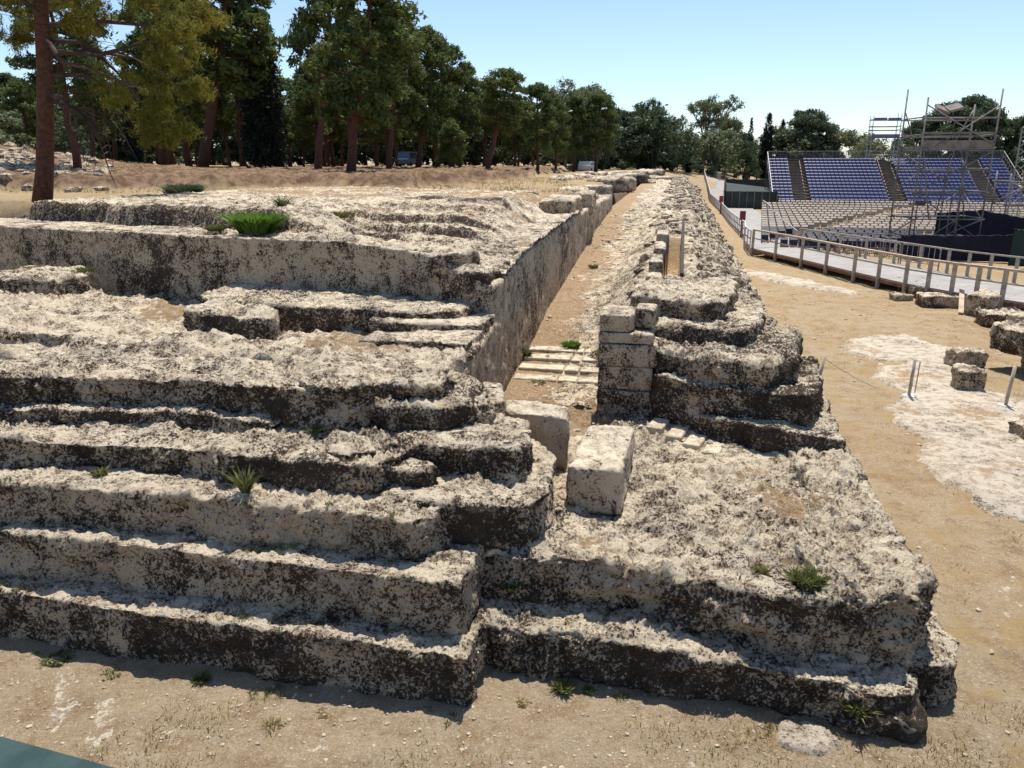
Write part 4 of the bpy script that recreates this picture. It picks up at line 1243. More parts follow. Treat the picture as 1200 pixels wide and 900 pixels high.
screen('stage_curtain', 'dark blue-black cloth screen under the tall scaffold tower', [(20.9, 41.8), (23.2, 40.6), (26.2, 39.6)], [0.05, .05, .05], [1.25, 1.35, 1.5], M['curtain'], 'curtain')
screen('stage_curtain', 'higher dark cloth screen sloping down to the right edge', [(25.2, 46.5), (27.5, 46.0), (30.5, 44.5), (35, 42.5)], [.0, .0, .0, 0], [2.15, 2.35, 1.75, 1.3], M['curtain'], 'curtain')
screen('tarpaulin_screen', 'dark green tarpaulin screen behind the walkway at the right edge', [(24.2, 37.6), (27.0, 36.6), (31.5, 35.0)], [.15, .1, .1], [1.95, 1.85, 1.75], M['tarp'], 'tarpaulin')
mstage = MB(); mstage.box((24.6, 43.4, .45), (5.2, 3.6, .5), rz=R(-15)); tag(mstage.build('stage_block', M['curtain']), 'dark cloth-covered stage block below the scaffold tower', 'stage')

# green net enclosure
t = thing('net_enclosure', 'dark green net enclosure at the left end of the blue stand', 'enclosure', (28, 96, 0))
inv = Matrix.Translation((-28, -96, 0))
def wall_mb(p, q, z0, z1, th=.08):
    m = MB(); m.bar((p[0], p[1], (z0 + z1) / 2), (q[0], q[1], (z0 + z1) / 2), th, z1 - z0); return m
for p, q, za, zb_ in (((23.9, 88.5), (29.2, 86.8), .0, 1.9), ((23.9, 88.5), (31.4, 117), .0, 2.6), ((31.5, 117), (38, 116), .2, 2.6), ((29.3, 86.8), (30.6, 93), .0, 1.5)):
    o = wall_mb(p, q, za, zb_).build('net_wall', M['net'], t); o.matrix_parent_inverse = inv
for k in range(8):
    for p, q, zb_ in (((23.9, 88.5), (29.2, 86.8), 1.95), ((23.9, 88.5), (31.4, 117), 2.65)):
        x = p[0] + (q[0] - p[0]) * k / 7; y = p[1] + (q[1] - p[1]) * k / 7
        m = MB(); m.bar((x - .08, y - .08, 0), (x - .08, y - .08, zb_ + .05), .07); o = m.build('post', M['galv_old'], t); o.matrix_parent_inverse = inv
m = MB()
m.add([(24, 88.6, 1.9), (29.2, 86.9, 1.5), (36, 112, 1.6), (31, 116, 2.2), (24, 88.6, 1.87), (29.2, 86.9, 1.47), (36, 112, 1.57), (31, 116, 2.17)], [(0, 1, 2, 3), (7, 6, 5, 4), (0, 4, 5, 1), (1, 5, 6, 2), (2, 6, 7, 3), (3, 7, 4, 0)])
o = m.build('net_roof', M['net'], t); o.matrix_parent_inverse = inv
# low wall beyond the altar end
m = MB(); m.bar((36.0, 148, 1.3), (70, 140, 1.3), .5, 1.4)
tag(m.build('low_wall', M['board']), 'low grey wall under the dark trees beyond the path', 'wall')


# ------------------------------------------------------------------ parked vehicles under the trees
def car(name, label, loc, rz, L, h, mat, van=False):
    t = thing(name, label, 'van' if van else 'car', loc, rz)
    w = 1.75
    prof = [(-L / 2, .35), (-L / 2, .95), (-L / 2 + .15, 1.0), (-L * .36 if van else -L * .42, h), (L * .22 if van else L * .12, h), (L * .36, 1.0), (L / 2 - .05, .88), (L / 2, .4)]
    m = MB(); n = len(prof)
    vs = [(x, -w / 2, z) for x, z in prof] + [(x, w / 2, z) for x, z in prof]
    vs = [(x, y * (.86 if z > 1.05 else 1), z) for x, y, z in vs]
    m.add(vs, [tuple(range(n)), tuple(range(2 * n - 1, n - 1, -1))] + [(i, (i + 1) % n, n + (i + 1) % n, n + i)[::-1] for i in range(n)])
    m.build('body', mat, t)
    for sy in (-1, 1):
        m = MB()
        y = sy * (w / 2 * .93 + .012)
        a_ = [(-L * .36, 1.06), (-L * .33, h - .12), (L * .10, h - .12), (L * .24, 1.06)]
        m.add([(x, y + (-.055 * sy if z > 1.1 else .045 * sy), z) for x, z in a_] + [(x, y - .05 * sy, z) for x, z in a_], [(0, 1, 2, 3), (7, 6, 5, 4)])
        m.build('side_window', M['glass'], t)
        for sx in (-.31, .31):
            m = MB(); m.tube([(sx * L, sy * (w / 2 - .2), .32), (sx * L, sy * (w / 2 + .02), .32)], .32, 14); m.build('wheel', M['rubber'], t)


car('parked_van', 'dusty blue van parked under the pines beyond the red bank', (-13.6, 106, terr1(-13.6, 106)), R(70), 3.9, 1.9, M['carblue'], True)
car('parked_car', 'white car parked under the trees near the far end of the altar', (10.6, 112, terr1(10.6, 112) - .2), R(70), 3.8, 1.5, M['carwhite'])


# ------------------------------------------------------------------ trees
def leaves(name, puffs, mat, parent, dens=200, size=.2, aspect=.5, shell=.45, outward=.8, droop=0.0, seed=1):
    """puffs: rows of x y z r squash; every leaf is one small rhombus"""
    g = np.random.default_rng(seed)
    pf = np.array(puffs, dtype=float)
    n = np.maximum(6, (dens * (pf[:, 3] ** 2)).astype(int))
    idx = np.repeat(np.arange(len(pf)), n)
    N_ = len(idx)
    d = g.normal(size=(N_, 3)); d /= np.linalg.norm(d, axis=1)[:, None]
    rad = pf[idx, 3] * (shell + (1 - shell) * g.random(N_)) * (0.85 + 0.3 * g.random(N_))
    # lumpy puffs
    rad *= 1 + 0.35 * fbm(d * 1.7 + pf[idx, :3] * 3.1, 2)
    off = d * rad[:, None]; off[:, 2] *= pf[idx, 4]
    c = pf[idx, :3] + off
    nr = d * outward + g.normal(size=(N_, 3)) * .6
    nr /= np.linalg.norm(nr, axis=1)[:, None]
    t = g.normal(size=(N_, 3)); t[:, 2] -= droop
    t -= nr * (t * nr).sum(1)[:, None]; t /= np.linalg.norm(t, axis=1)[:, None] + 1e-9
    bt = np.cross(nr, t)
    s = size * (0.6 + 0.8 * g.random(N_))[:, None]
    V = np.empty((N_, 4, 3))
    V[:, 0] = c - t * s; V[:, 1] = c + bt * s * aspect; V[:, 2] = c + t * s; V[:, 3] = c - bt * s * aspect
    tp = np.clip(g.random(len(pf)) * .7 + .1, 0, 1)[idx] + g.random(N_) * .3
    f = np.arange(N_ * 4).reshape(-1, 4)
    o = mesh_np(name, V.reshape(-1, 3), f, mat, parent, attrs={'tint': np.repeat(np.clip(tp, 0, 1), 4)}, smooth=False)
    return o


def pine(h, seed, clear=.38, wid=3.2, lean=0.0, nb=34, dens=210, leaf=.20, mat='pine_leaf', bark='bark', name='pine_tree', top=.35, r0=.30):
    rnd = random.Random(seed)
    t = thing(name, 'x', 'tree')
    tr = MB()
    tp = [Vector((0, 0, -.4))]
    for i in range(1, 9):
        f = i / 8
        tp.append(Vector((lean * f ** 1.3 + rnd.uniform(-.12, .12) * (i < 8), rnd.uniform(-.15, .15), h * .93 * f)))
    tr.tube(tp, [r0 * (1.15 if i == 0 else 1) * (1 - .8 * i / 8) + .03 for i in range(9)], 9)
    puffs = []
    for k in range(nb):
        f = clear + (1 - clear) * ((k + rnd.random()) / nb)
        q = f * 8; i = min(int(q), 7); base = tp[i].lerp(tp[i + 1], q - i)
        prof = math.sin(math.pi * min(1, (f - clear) / (1 - clear) * .72 + .22)) ** .7
        L = wid * prof * rnd.uniform(.65, 1.1)
        an = k * 2.4 + rnd.uniform(-.5, .5)
        rise = rnd.uniform(.0, .35) + .5 * (f - .5)
        tip = base + Vector((math.cos(an) * L, math.sin(an) * L, L * rise))
        mid = base.lerp(tip, .5) + Vector((0, 0, -.1 * L + .1))
        tr.tube([base, mid, tip], [.09 * (1 - f * .5), .055, .02], 5, False)
        r = rnd.uniform(.62, 1.15) * (wid / 3.2) ** .5
        puffs.append((*tip, r, .68))
        puffs.append((*(base.lerp(tip, .62) + Vector((rnd.uniform(-.5, .5), rnd.uniform(-.5, .5), rnd.uniform(.1, .5)))), r * .85, .7))
        if rnd.random() < .6:
            side = Vector((-math.sin(an), math.cos(an), 0)) * rnd.choice((-1, 1)) * L * .35
            p2 = base.lerp(tip, .75) + side
            tr.tube([mid, p2], [.04, .015], 4, False)
            puffs.append((*p2, r * .8, .7))
    puffs.append((*tp[-1], .9, .9)); puffs.append((tp[-1].x, tp[-1].y, tp[-1].z + .5, .7, .9))
    # a few dead twigs low on the trunk
    for k in range(7):
        f = rnd.uniform(clear * .55, clear * 1.15); q = f * 8; i = min(int(q), 7); base = tp[i].lerp(tp[i + 1], q - i)
        an = rnd.uniform(0, 6.28); L = rnd.uniform(.8, 2.0)
        tip = base + Vector((math.cos(an) * L, math.sin(an) * L, rnd.uniform(-.3, .5)))
        tr.tube([base, base.lerp(tip, .6) + Vector((0, 0, .15)), tip], [.04, .025, .01], 4, False)
    tr.build('trunk', M[bark], t, True)
    leaves('crown', puffs, M[mat], t, dens=dens, size=leaf, aspect=.42, shell=.35, seed=seed)
    t['_h'] = h
    return t


def cypress(h, seed, w=1.6, mat='cyp_leaf'):
    rnd = random.Random(seed)
    t = thing('cypress_tree', 'x', 'tree')
    m = MB(); m.tube([(0, 0, -.3), (0, 0, h * .5), (0, 0, h * .95)], [.25, .16, .03], 8)
    m.build('trunk', M['bark_grey'], t, True)
    puffs = []
    n = 90
    for k in range(n):
        f = (k + .5) / n
        z = h * (.04 + .94 * f)
        rr = w * (math.sin(math.pi * min(1, (f * .80 + .20))) ** .65) * .62
        an = k * 2.4; puffs.append((math.cos(an) * rr * rnd.uniform(.4, 1.05), math.sin(an) * rr * rnd.uniform(.4, 1.05), z, rnd.uniform(.38, .7) * (w / 1.6) * (1.1 - .6 * f), 1.5))
    leaves('crown', puffs, M[mat], t, dens=340, size=.17, aspect=.4, shell=.2, seed=seed)
    t['_h'] = h
    return t


def broad(h, seed, wid=3.5, mat='euc_leaf', bark='bark_pale', name='eucalyptus_tree', dens=110, clear=.25, leaf=.2, loose=1.0):
    rnd = random.Random(seed)
    t = thing(name, 'x', 'tree')
    tr = MB(); puffs = []
    def grow(p, d, L, r, lvl):
        q = p + d * L
        mid = p.lerp(q, .5) + Vector((rnd.uniform(-.1, .1), rnd.uniform(-.1, .1), 0)) * L * .4
        tr.tube([p, mid, q], [r, r * .8, r * .6], 6 if lvl < 2 else 4, False)
        if lvl >= 3 or L < .7:
            puffs.append((*q, rnd.uniform(.55, 1.05) * loose, .9)); puffs.append((*mid, rnd.uniform(.45, .8) * loose, .9))
            return
        if lvl == 2: puffs.append((*mid, rnd.uniform(.5, .8) * loose, .9))
        for k in range(3 if lvl else 4):
            an = rnd.uniform(0, 6.28); sp = rnd.uniform(.25, .75) * (wid / 3.5)
            nd = (d + Vector((math.cos(an) * sp, math.sin(an) * sp, rnd.uniform(-.05, .25)))).normalized()
            grow(q, nd, L * rnd.uniform(.6, .85), r * .6, lvl + 1)
    grow(Vector((0, 0, -.3)), Vector((0, 0, 1)), h * .32, h * .018 + .05, 0)
    for k in range(46):
        f = rnd.uniform(clear * .4, .78); an = rnd.uniform(0, 6.28)
        rr = wid * rnd.uniform(.2, .75)
        puffs.append((math.cos(an) * rr, math.sin(an) * rr, h * f, rnd.uniform(.8, 1.35), .9))
    zt = max(p[2] for p in puffs) + .5
    k = h / zt
    tr.v = [(v[0], v[1], v[2] * k) for v in tr.v]
    puffs = [(p[0], p[1], p[2] * k, p[3], p[4]) for p in puffs]
    tr.build('trunk', M[bark], t, True)
    leaves('crown', puffs, M[mat], t, dens=dens, size=leaf, aspect=.4, shell=.25, outward=.5, droop=.8, seed=seed)
    t['_h'] = h
    return t


def shrub(h, seed, wid, mat='bush_leaf', name='bush', dens=150, leaf=.17):
    rnd = random.Random(seed)
    t = thing(name, 'x', 'bush')
    tr = MB(); puffs = []
    for k in range(8):
        an = k * 2.4; tip = Vector((math.cos(an) * wid * .5, math.sin(an) * wid * .5, h * rnd.uniform(.5, .9)))
        tr.tube([(0, 0, -.2), tuple(tip * .5), tuple(tip)], [.12, .07, .02], 5, False)
    n = 46
    for k in range(n):
        f = rnd.random() ** .8; an = k * 2.4
        rr = wid * math.sqrt(max(.02, 1 - (f * .95) ** 2)) * rnd.uniform(.3, 1)
        puffs.append((math.cos(an) * rr, math.sin(an) * rr, h * (.06 + .88 * f), rnd.uniform(.5, .95) * wid / 3, .85))
    tr.build('trunk', M['bark_grey'], t, True)
    leaves('crown', puffs, M[mat], t, dens=dens / (wid / 3) ** 2, size=leaf * max(1, wid / 3), aspect=.45, shell=.3, seed=seed)
    t['_h'] = h
    return t


protos = {
    'pineA': pine(15, 21, .42, 3.0, 0, 36), 'pineB': pine(16, 22, .34, 3.1, 0, 38), 'pineC': pine(15, 23, .30, 3.3, 0, 40),
    'pineD': pine(15, 24, .26, 3.2, .5, 42), 'round': pine(5, 25, .18, 1.5, 0, 26, dens=420, leaf=.13, name='young_pine', mat='pine_leaf', r0=.10),
    'cyp': cypress(15, 26, 1.8), 'cyp2': cypress(12, 27, 1.3),
    'eucA': broad(13, 28, 3.6), 'eucB': broad(14, 29, 2.8, loose=.85), 'eucC': broad(12, 30, 3.2, mat='bush_leaf', bark='bark_grey', name='broadleaf_tree'),
    'bush': shrub(7, 31, 3.2, 'bush_leaf'), 'bushB': shrub(6, 32, 3.4, 'euc_leaf'),
    'darkA': pine(11, 33, .12, 4.0, 0, 44, mat='bush_leaf', bark='bark_grey', name='dark_conifer', dens=200),
}
used = set()


def plant(kind, X, Y, ztop, lean, label, group=None, sx=1.0, rz=None, cat=None):
    p = protos[kind]
    if kind not in used:
        t = p; used.add(kind)
    else:
        t = copy_tree(p)
    z = terr1(X, Y)
    h = ztop - z
    k = h / p['_h'] / math.cos(math.atan2(lean, h))
    t.location = (X, Y, z - .05)
    # scale is uniform in plan so crowns keep natural proportions
    kx = k * sx
    t.scale = (kx, kx, k)
    t.rotation_mode = 'XYZ'
    rzz = rz if rz is not None else random.uniform(0, 6.28)
    M_ = Matrix.Rotation(math.atan2(lean, h), 4, 'Y') @ Matrix.Rotation(rzz, 4, 'Z')
    t.rotation_euler = M_.to_euler()
    t['label'] = label
    t['category'] = cat or ('bush' if kind in ('bush', 'bushB') else 'tree')
    if group: t['group'] = group
    return t


G1 = 'pines standing on the red bank'
named = [
    ('pineA', -33.0, 50, 10.7, .8, .8, 'small leaning pine behind the near trunk at the left edge'),
    ('pineB', -21.8, 40, 14.5, -.2, .95, 'dark pine just right of the near pine trunk, on the rubble slope'),
    ('pineC', -31.4, 60, 13.9, .6, .9, 'pine with a short leaning trunk behind the rubble at far left'),
    ('cyp', -29.1, 62, 13.0, 0, 1.0, 'squat black cypress under the near pine foliage'),
    ('pineD', -30.6, 70, 18.5, 0, 1.0, 'tall dark pine left of the leaning grey trunk'),
    ('pineC', -31.5, 78, 20.5, 0, 1.0, 'tall pine behind the tall dark pine, left part of the grove'),
    ('pineA', -25.6, 66, 21.0, 4.4, 1.25, 'tall pine with strongly right-leaning grey trunk left of the big cypresses'),
    ('cyp', -22.1, 70, 20.5, 0, 1.0, 'biggest blue-black cypress, left one of the tall pair'),
    ('cyp2', -20.9, 71, 17.5, 0, 1.0, 'slimmer dark cypress, right one of the tall pair'),
    ('pineB', -31.0, 92, 21.0, 0, 1.1, 'pine filling the gap behind the big cypresses on the left'),
    ('pineC', -24.0, 92, 12.0, .5, .9, 'lower bright pine right of the big cypresses'),
    ('pineA', -14.1, 58, 20.0, 2.2, .8, 'tall pine with long bare trunk beside the sky gap'),
    ('pineB', -14.6, 72, 18.0, .8, 1.0, 'pine close behind the long bare trunk'),
    ('pineD', -8.9, 44, 14.9, 1.7, 1.15, 'big pine whose right-leaning trunk rises from the ditch'),
    ('pineC', -12.0, 78, 19.0, 0, 1.0, 'pine behind the big pine of the ditch'),
    ('pineB', -9.6, 62, 15.6, 1.5, .95, 'pine right of the big ditch pine with bare lower twigs'),
    ('pineD', -9.0, 76, 17.0, 1.3, 1.0, 'tall pine with stepped crown on the slope of the skyline'),
    ('pineC', -7.6, 82, 16.6, .9, .95, 'pine at the middle of the descending skyline'),
    ('pineB', -5.6, 86, 15.2, .9, .95, 'rounded pine at the lower end of the descending skyline'),
    ('pineA', -3.2, 92, 14.2, .5, 1.0, 'dark pine just left of the low gap in the skyline'),
    ('pineA', -1.9, 62, 11.9, 1.9, 1.25, 'flat-topped pine with right-leaning trunk standing alone in front of the bank end'),
    ('pineD', 0.3, 92, 12.6, 0, 1.0, 'pine behind the lone flat-topped pine'),
    ('pineC', 2.4, 76, 12.2, 0, .95, 'dense dark pine with twin stems at the end of the bank'),
    ('pineD', 4.8, 88, 11.8, 0, .9, 'bushy pine between the dark pine and the eucalyptus trees'),
    ('round', -5.2, 70, 8.2, 0, 1.0, 'small bright round young pine on the red bank'),
    ('eucA', 7.4, 112, 15.8, 0, 1.05, 'tall rusty-topped eucalyptus, left one of the pair at the altar end'),
    ('eucB', 10.6, 115, 15.9, 0, 1.2, 'tall rusty-topped eucalyptus, right one of the pair at the altar end'),
    ('eucC', 13.4, 118, 13.8, 0, 1.0, 'dark rounded tree at the left side of the skyline gap'),
    ('bush', 20.9, 150, 7.6, 0, 1.0, 'low bush closing the foot of the skyline gap'),
    ('eucC', 22.8, 135, 15.2, 0, .85, 'narrow dark tree right of the skyline gap'),
    ('eucB', 26.5, 138, 12.9, 0, 1.0, 'thin feathery tree between the narrow dark tree and the poplar'),
    ('bushB', 25.0, 131, 9.2, 0, 1.1, 'dull green bush beneath the feathery tree'),
    ('bush', 29.6, 135, 9.4, 0, 1.1, 'dark bush behind the end of the altar'),
    ('eucB', 34.6, 145, 16.6, 0, 1.25, 'tall yellow-green spreading tree above the path end'),
    ('bushB', 35.2, 138, 10.4, 0, 1.3, 'rounded green bush in front of the tall yellow-green tree'),
    ('eucA', 39.5, 148, 14.0, 0, .9, 'lighter tree right of the tall yellow-green one'),
    ('cyp2', 29.2, 132, 10.6, 0, 1.2, 'dark narrow cypress among the bushes at the altar end'),
    ('cyp2', 41.4, 140, 12.6, 0, .8, 'slim pointed cypress left of the black group'),
    ('bush', 40.0, 137, 8.6, 0, .9, 'grey-green bush at the foot of the slim cypress'),
    ('cyp', 47.6, 150, 13.9, 0, 1.4, 'broad black cypress left of the stand, first of two'),
    ('cyp', 51.2, 153, 12.9, 0, 1.4, 'broad black cypress left of the stand, second of two'),
    ('darkA', 54.8, 150, 14.3, 0, 1.0, 'umbrella-crowned pine just left above the stand'),
    ('darkA', 57.8, 152, 12.6, 0, 1.0, 'right half of the pine clump just left above the stand'),
    ('darkA', 70.0, 160, 10.2, 0, .75, 'dark flat-topped tree behind the middle of the stand'),
    ('bushB', 54.6, 122, 8.3, 0, .9, 'olive bush behind the rail, left of the small tower'),
    ('bush', 57.9, 120, 8.4, 0, .95, 'grey bush behind the small scaffold tower'),
    ('darkA', 63.5, 126, 11.2, 0, .8, 'dark tree just left of the tall scaffold tower'),
    ('darkA', 68.0, 125, 13.8, 0, 1.0, 'dark tree behind the left half of the tall scaffold tower'),
    ('darkA', 73.0, 128, 15.0, 0, .85, 'pointed dark tree behind the right half of the tall scaffold tower'),
    ('darkA', 77.4, 130, 12.6, 0, .95, 'dark hedge-like tree right of the tall scaffold tower'),
    ('darkA', 82.0, 127, 12.8, 0, .95, 'dark hedge-like tree behind the lattice mast'),
    ('darkA', 87.0, 128, 13.4, 0, .95, 'dark tree at the right edge of the picture beyond the mast'),
]
for k, x, y, zt, ln, sx, lab in named:
    plant(k, x, y, zt, ln, lab, G1 if y < 66 and x < 3 else None, sx)
# the wood behind: trunks and crowns that cannot be told apart one from the other
rr_ = random.Random(5)
for i in range(44):
    if i < 30: x = -62 + i * 2.5 + rr_.uniform(-1, 1); y = rr_.uniform(98, 128); x *= y / 100; k = rr_.choice(['pineA', 'pineB', 'pineC', 'pineD']); zt = terr1(x, y) + rr_.uniform(10, 14) - max(0, x + 8) * .18
    else: x = 14 + (i - 30) * 3.4 + rr_.uniform(-1, 1); y = rr_.uniform(165, 185); k = rr_.choice(['eucC', 'bush', 'bushB', 'pineC']); zt = rr_.uniform(7, 9.5)
    if -6 < x < 3 and i < 30: zt = min(zt, 11)
    plant(k, x, y, zt, rr_.uniform(-.8, .8), 'dark tree deep in the wood behind the grove' if i < 30 else 'dull green tree in the belt beyond the end of the altar',
          'trees deep in the wood' if i < 30 else 'trees in the far belt', 1.1, cat='tree')
for i in range(16):
    x = rr_.uniform(-44, -6); y = rr_.uniform(84, 96)
    plant('pineA' if i % 2 else 'pineB', x, y, terr1(x, y) + rr_.uniform(8, 11), rr_.uniform(-1.5, 1.5), 'thin shaded pine among the trunks of the grove', 'thin pines among the grove', .9)
for i in range(46):
    x = -70 + i * 2.0 + rr_.uniform(-.6, .6); y = rr_.uniform(118, 136); x *= y / 100
    plant(rr_.choice(['bush', 'darkA', 'bushB', 'bush', 'darkA']), x, y, terr1(x, y) + rr_.uniform(6.5, 9.5), 0, 'dark bushy undergrowth tree closing the view between the trunks', 'dense trees closing the grove', 1.35, cat='tree')
for i in range(22):
    x = 17 + i * 2.1 + rr_.uniform(-.8, .8); y = rr_.uniform(148, 160)
    plant(rr_.choice(['bush', 'eucC', 'bushB', 'eucA', 'cyp2']), x * 1.02, y, rr_.uniform(8.0, 12.0), 0, 'green tree in the thick belt beyond the altar and the path', 'trees in the belt beyond the path', 1.3, cat='tree')
for i, (x, y, h_) in enumerate([(-52, 78, 4.5), (-46, 84, 5), (-57, 90, 6)]):
    plant('bushB' if i != 1 else 'bush', x, y, terr1(x, y) + h_, 0, ['olive bush at the left edge beyond the rubble', 'blue-green bush low at the left edge', 'tall pale bush at the far left behind the others'][i], None, 1.2)
for k in protos:
    if '_h' in protos[k]: pass
for o in bpy.data.objects:
    if '_h' in o: del o['_h']

# the near pine: bare red trunk at the left, olive foliage reaching to the right
PX, PY = -14.35, 24.5
pz = terr1(PX, PY)
t = thing('pine_tree', 'near pine with bare red-brown trunk and drooping olive foliage, at the left edge', 'tree', (PX, PY, pz))
s = .0265
rn = random.Random(9)


def q3(u, v, y=0.0):
    z = 5.0 + (190 - v) * s
    return Vector(((u - 50) * s + (0.165 - .0003 * (u - 50)) * (z - 5.0), y, z - pz))


m = MB()
m.tube([q3(48, 236), q3(51, 200), q3(52, 150), q3(52, 100), q3(49, 50), q3(46, 0), q3(44, -70), q3(46, -160), q3(52, -250)], [.29, .25, .235, .22, .20, .185, .15, .10, .03], 12)
m.build('trunk', M['bark'], t, True)
m = MB()
brs = [((50, 45), (100, 38), (170, 42), (230, 35), .6), ((50, 70), (110, 75), (170, 60), (215, 85), .2), ((51, 55), (85, 85), (130, 95), (190, 115), -1.2), ((51, 95), (90, 95), (120, 110), (170, 150), .9),
       ((48, 20), (90, 10), (140, 0), (210, -20), -1.6), ((47, 10), (20, 0), (0, 10), (-30, 30), .5), ((51, 40), (30, 10), (15, 25), (5, 50), -1.5), ((46, -30), (90, -40), (140, -30), (200, -50), 1.5),
       ((46, -40), (10, -40), (-30, -20), (-60, 0), -.8), ((52, 120), (80, 130), (100, 150), (120, 210), .4), ((52, 115), (75, 120), (95, 135), (110, 190), -.5), ((52, 75), (80, 65), (120, 70), (160, 90), 1.8),
       ((51, 60), (90, 60), (120, 90), (140, 120), .8)]
puffs = []
for a_, b_, c_, d_, yy in brs:
    p0, p1, p2, p3 = q3(*a_), q3(*b_, yy * .5), q3(*c_, yy), q3(*d_, yy * 1.3)
    m.tube([p0, p1, p2, p3], [.085, .065, .04, .012], 6, False)
    for k in range(14):
        f = rn.uniform(.35, 1); e = (p1.lerp(p2, f * 2 - .7) if f < .6 else p2.lerp(p3, (f - .6) / .4))
        tip = e + Vector((rn.uniform(-.1, .9), rn.uniform(-.7, .7), rn.uniform(-.8, .35)))
        m.tube([e, e.lerp(tip, .5) + Vector((0, 0, .08)), tip], [.018, .012, .005], 3, False)
# hanging dead twigs
for k in range(26):
    e = q3(rn.uniform(85, 130), rn.uniform(120, 150), rn.uniform(-.6, .9))
    tip = e + Vector((rn.uniform(-.3, 1.0), rn.uniform(-.3, .3), rn.uniform(-1.7, -.7)))
    m.tube([e, e.lerp(tip, .5) + Vector((rn.uniform(0, .25), 0, .1)), tip], [.016, .012, .004], 3, False)
m.build('branches', M['bark_grey'], t, True)
cl = [(195, 30, 42, .4), (215, 70, 34, -.2), (155, 20, 44, .8), (225, 30, 28, .6), (175, 70, 34, .9), (190, 105, 38, .2), (150, 105, 30, -.6), (215, 112, 24, .5), (160, 125, 28, 1.0), (230, 60, 22, -1.0),
      (175, 148, 24, .3), (200, 152, 17, .5), (150, 152, 24, .8), (188, 165, 14, .1), (20, 15, 36, .3), (-5, 45, 34, -.4), (60, 5, 34, 1.2), (105, 12, 38, -.9), (30, 50, 18, .5), (125, -30, 44, .5), (190, -30, 46, 0),
      (60, -60, 50, .5), (0, -50, 50, -1), (130, -90, 50, 1), (60, -140, 55, 0), (10, 60, 14, .2), (130, 118, 20, .4), (120, 48, 20, -1.2), (90, 30, 22, .9)]
for (u, v, r, yy) in cl:
    c = q3(u, v, yy * 1.2)
    R_ = r * s
    n = int(5 + 26 * R_ ** 1.3)
    for k in range(n):
        d = Vector((rn.gauss(0, 1), rn.gauss(0, 1), rn.gauss(0, .75))).normalized() * R_ * rn.uniform(.35, .95)
        puffs.append((*(c + d), rn.uniform(.18, .32), .8))
leaves('crown', puffs, M['near_leaf'], t, dens=1250, size=.085, aspect=.14, shell=.05, outward=.25, droop=1.0, seed=77)

# ------------------------------------------------------------------ weeds, grass, gravel
def blades(name, pts, mat, n, h, spread, parent=None, seed=1, w=.008, leafy=0.0):
    g = np.random.default_rng(seed)
    pts = np.asarray(pts, float)
    idx = g.integers(0, len(pts), n)
    base = pts[idx].copy()
    ang = g.random(n) * 6.283
    rr = spread * np.sqrt(g.random(n))
    base[:, 0] += np.cos(ang) * rr; base[:, 1] += np.sin(ang) * rr
    hh = h * (.4 + .8 * g.random(n))
    lean = g.normal(size=(n, 2)) * .45 + np.stack([np.cos(ang), np.sin(ang)], 1) * .35
    side = np.stack([-np.sin(ang * 1.7), np.cos(ang * 1.7), np.zeros(n)], 1) * w * (.6 + .8 * g.random(n))[:, None]
    mid = base + np.stack([lean[:, 0] * hh * .4, lean[:, 1] * hh * .4, hh * .6], 1)
    tip = base + np.stack([lean[:, 0] * hh, lean[:, 1] * hh, hh * .95], 1)
    V = np.stack([base - side, base + side, mid + side * (1 + leafy), tip, mid - side * (1 + leafy)], 1)
    f = np.concatenate([np.arange(n)[:, None] * 5 + np.array([0, 1, 2, 4]), ], 0)
    f2 = np.arange(n)[:, None] * 5 + np.array([4, 2, 3, 3])
    o_t = np.concatenate([np.stack([f[:, 0], f[:, 1], f[:, 2]], 1), np.stack([f[:, 0], f[:, 2], f[:, 3]], 1), f2[:, :3]], 0)
    return mesh_np(name, V.reshape(-1, 3), o_t, mat, parent, attrs={'tint': np.repeat(g.random(n), 5)}, smooth=False)


dgr = bpy.context.evaluated_depsgraph_get()
dgr.update()


def drop(x, y, z0=12.0):
    hit, loc, nrm_, i_, ob, _ = scene.ray_cast(dgr, Vector((x, y, z0)), Vector((0, 0, -1)))
    return (loc, nrm_, ob) if hit else (Vector((x, y, 0)), Vector((0, 0, 1)), None)


def weed(a, b, h, spread, n, label, seed, mat='weed_leaf', z0=12.0, w=.014, world_=False, flowers=False, name='weed', zfix=None):
    x, y = (a, b) if world_ else w2(a, b)
    z = drop(x, y, z0)[0].z if zfix is None else zfix
    o = blades(name, [(0, 0, 0)], M[mat], int(n * 1.3), h * .62, spread * .62, None, seed, w * .42, 1.2)
    o.location = (x, y, z - .02)
    tag(o, label, 'plant', 'weeds growing on the stones and sand')


weed(-8.25, 14.25, .6, .55, 2600, 'large bright green plant spilling over the layered top of the wall', 401, 'bright_leaf', zfix=3.66, w=.02, name='green_plant')
weed(-9.3, 14.5, .2, .3, 300, 'flat green patch left of the large bright plant', 402)
weed(-7.3, 16.2, .22, .45, 350, 'thin green patch right of the large bright plant', 403)
weed(-8.4, 15.6, .45, .10, 90, 'yellow-green tall sprig behind the large bright plant', 404)
weed(-2.0, 15.35, .22, .22, 500, 'bright green tuft on the top corridor step', 405, 'bright_leaf', w=.018)
weed(-1.25, 14.5, .24, .14, 260, 'green tuft against the pillar on the corridor steps', 406)
weed(-2.80, 14.6, .22, .10, 160, 'small green tuft at the wall end of the corridor steps', 407)
weed(-2.35, 13.35, .07, .22, 200, 'low green growth on the lowest corridor step', 408)
weed(-4.03, 7.85, .22, .06, 120, 'bright green sprig on the third step below the terrace', 409)
weed(-4.35, 6.80, .38, .06, 110, 'tall thin sprig on the second front step', 410, w=.008)
weed(-6.25, 6.95, .16, .09, 110, 'small dark green tuft at the foot of the third step, left', 411)
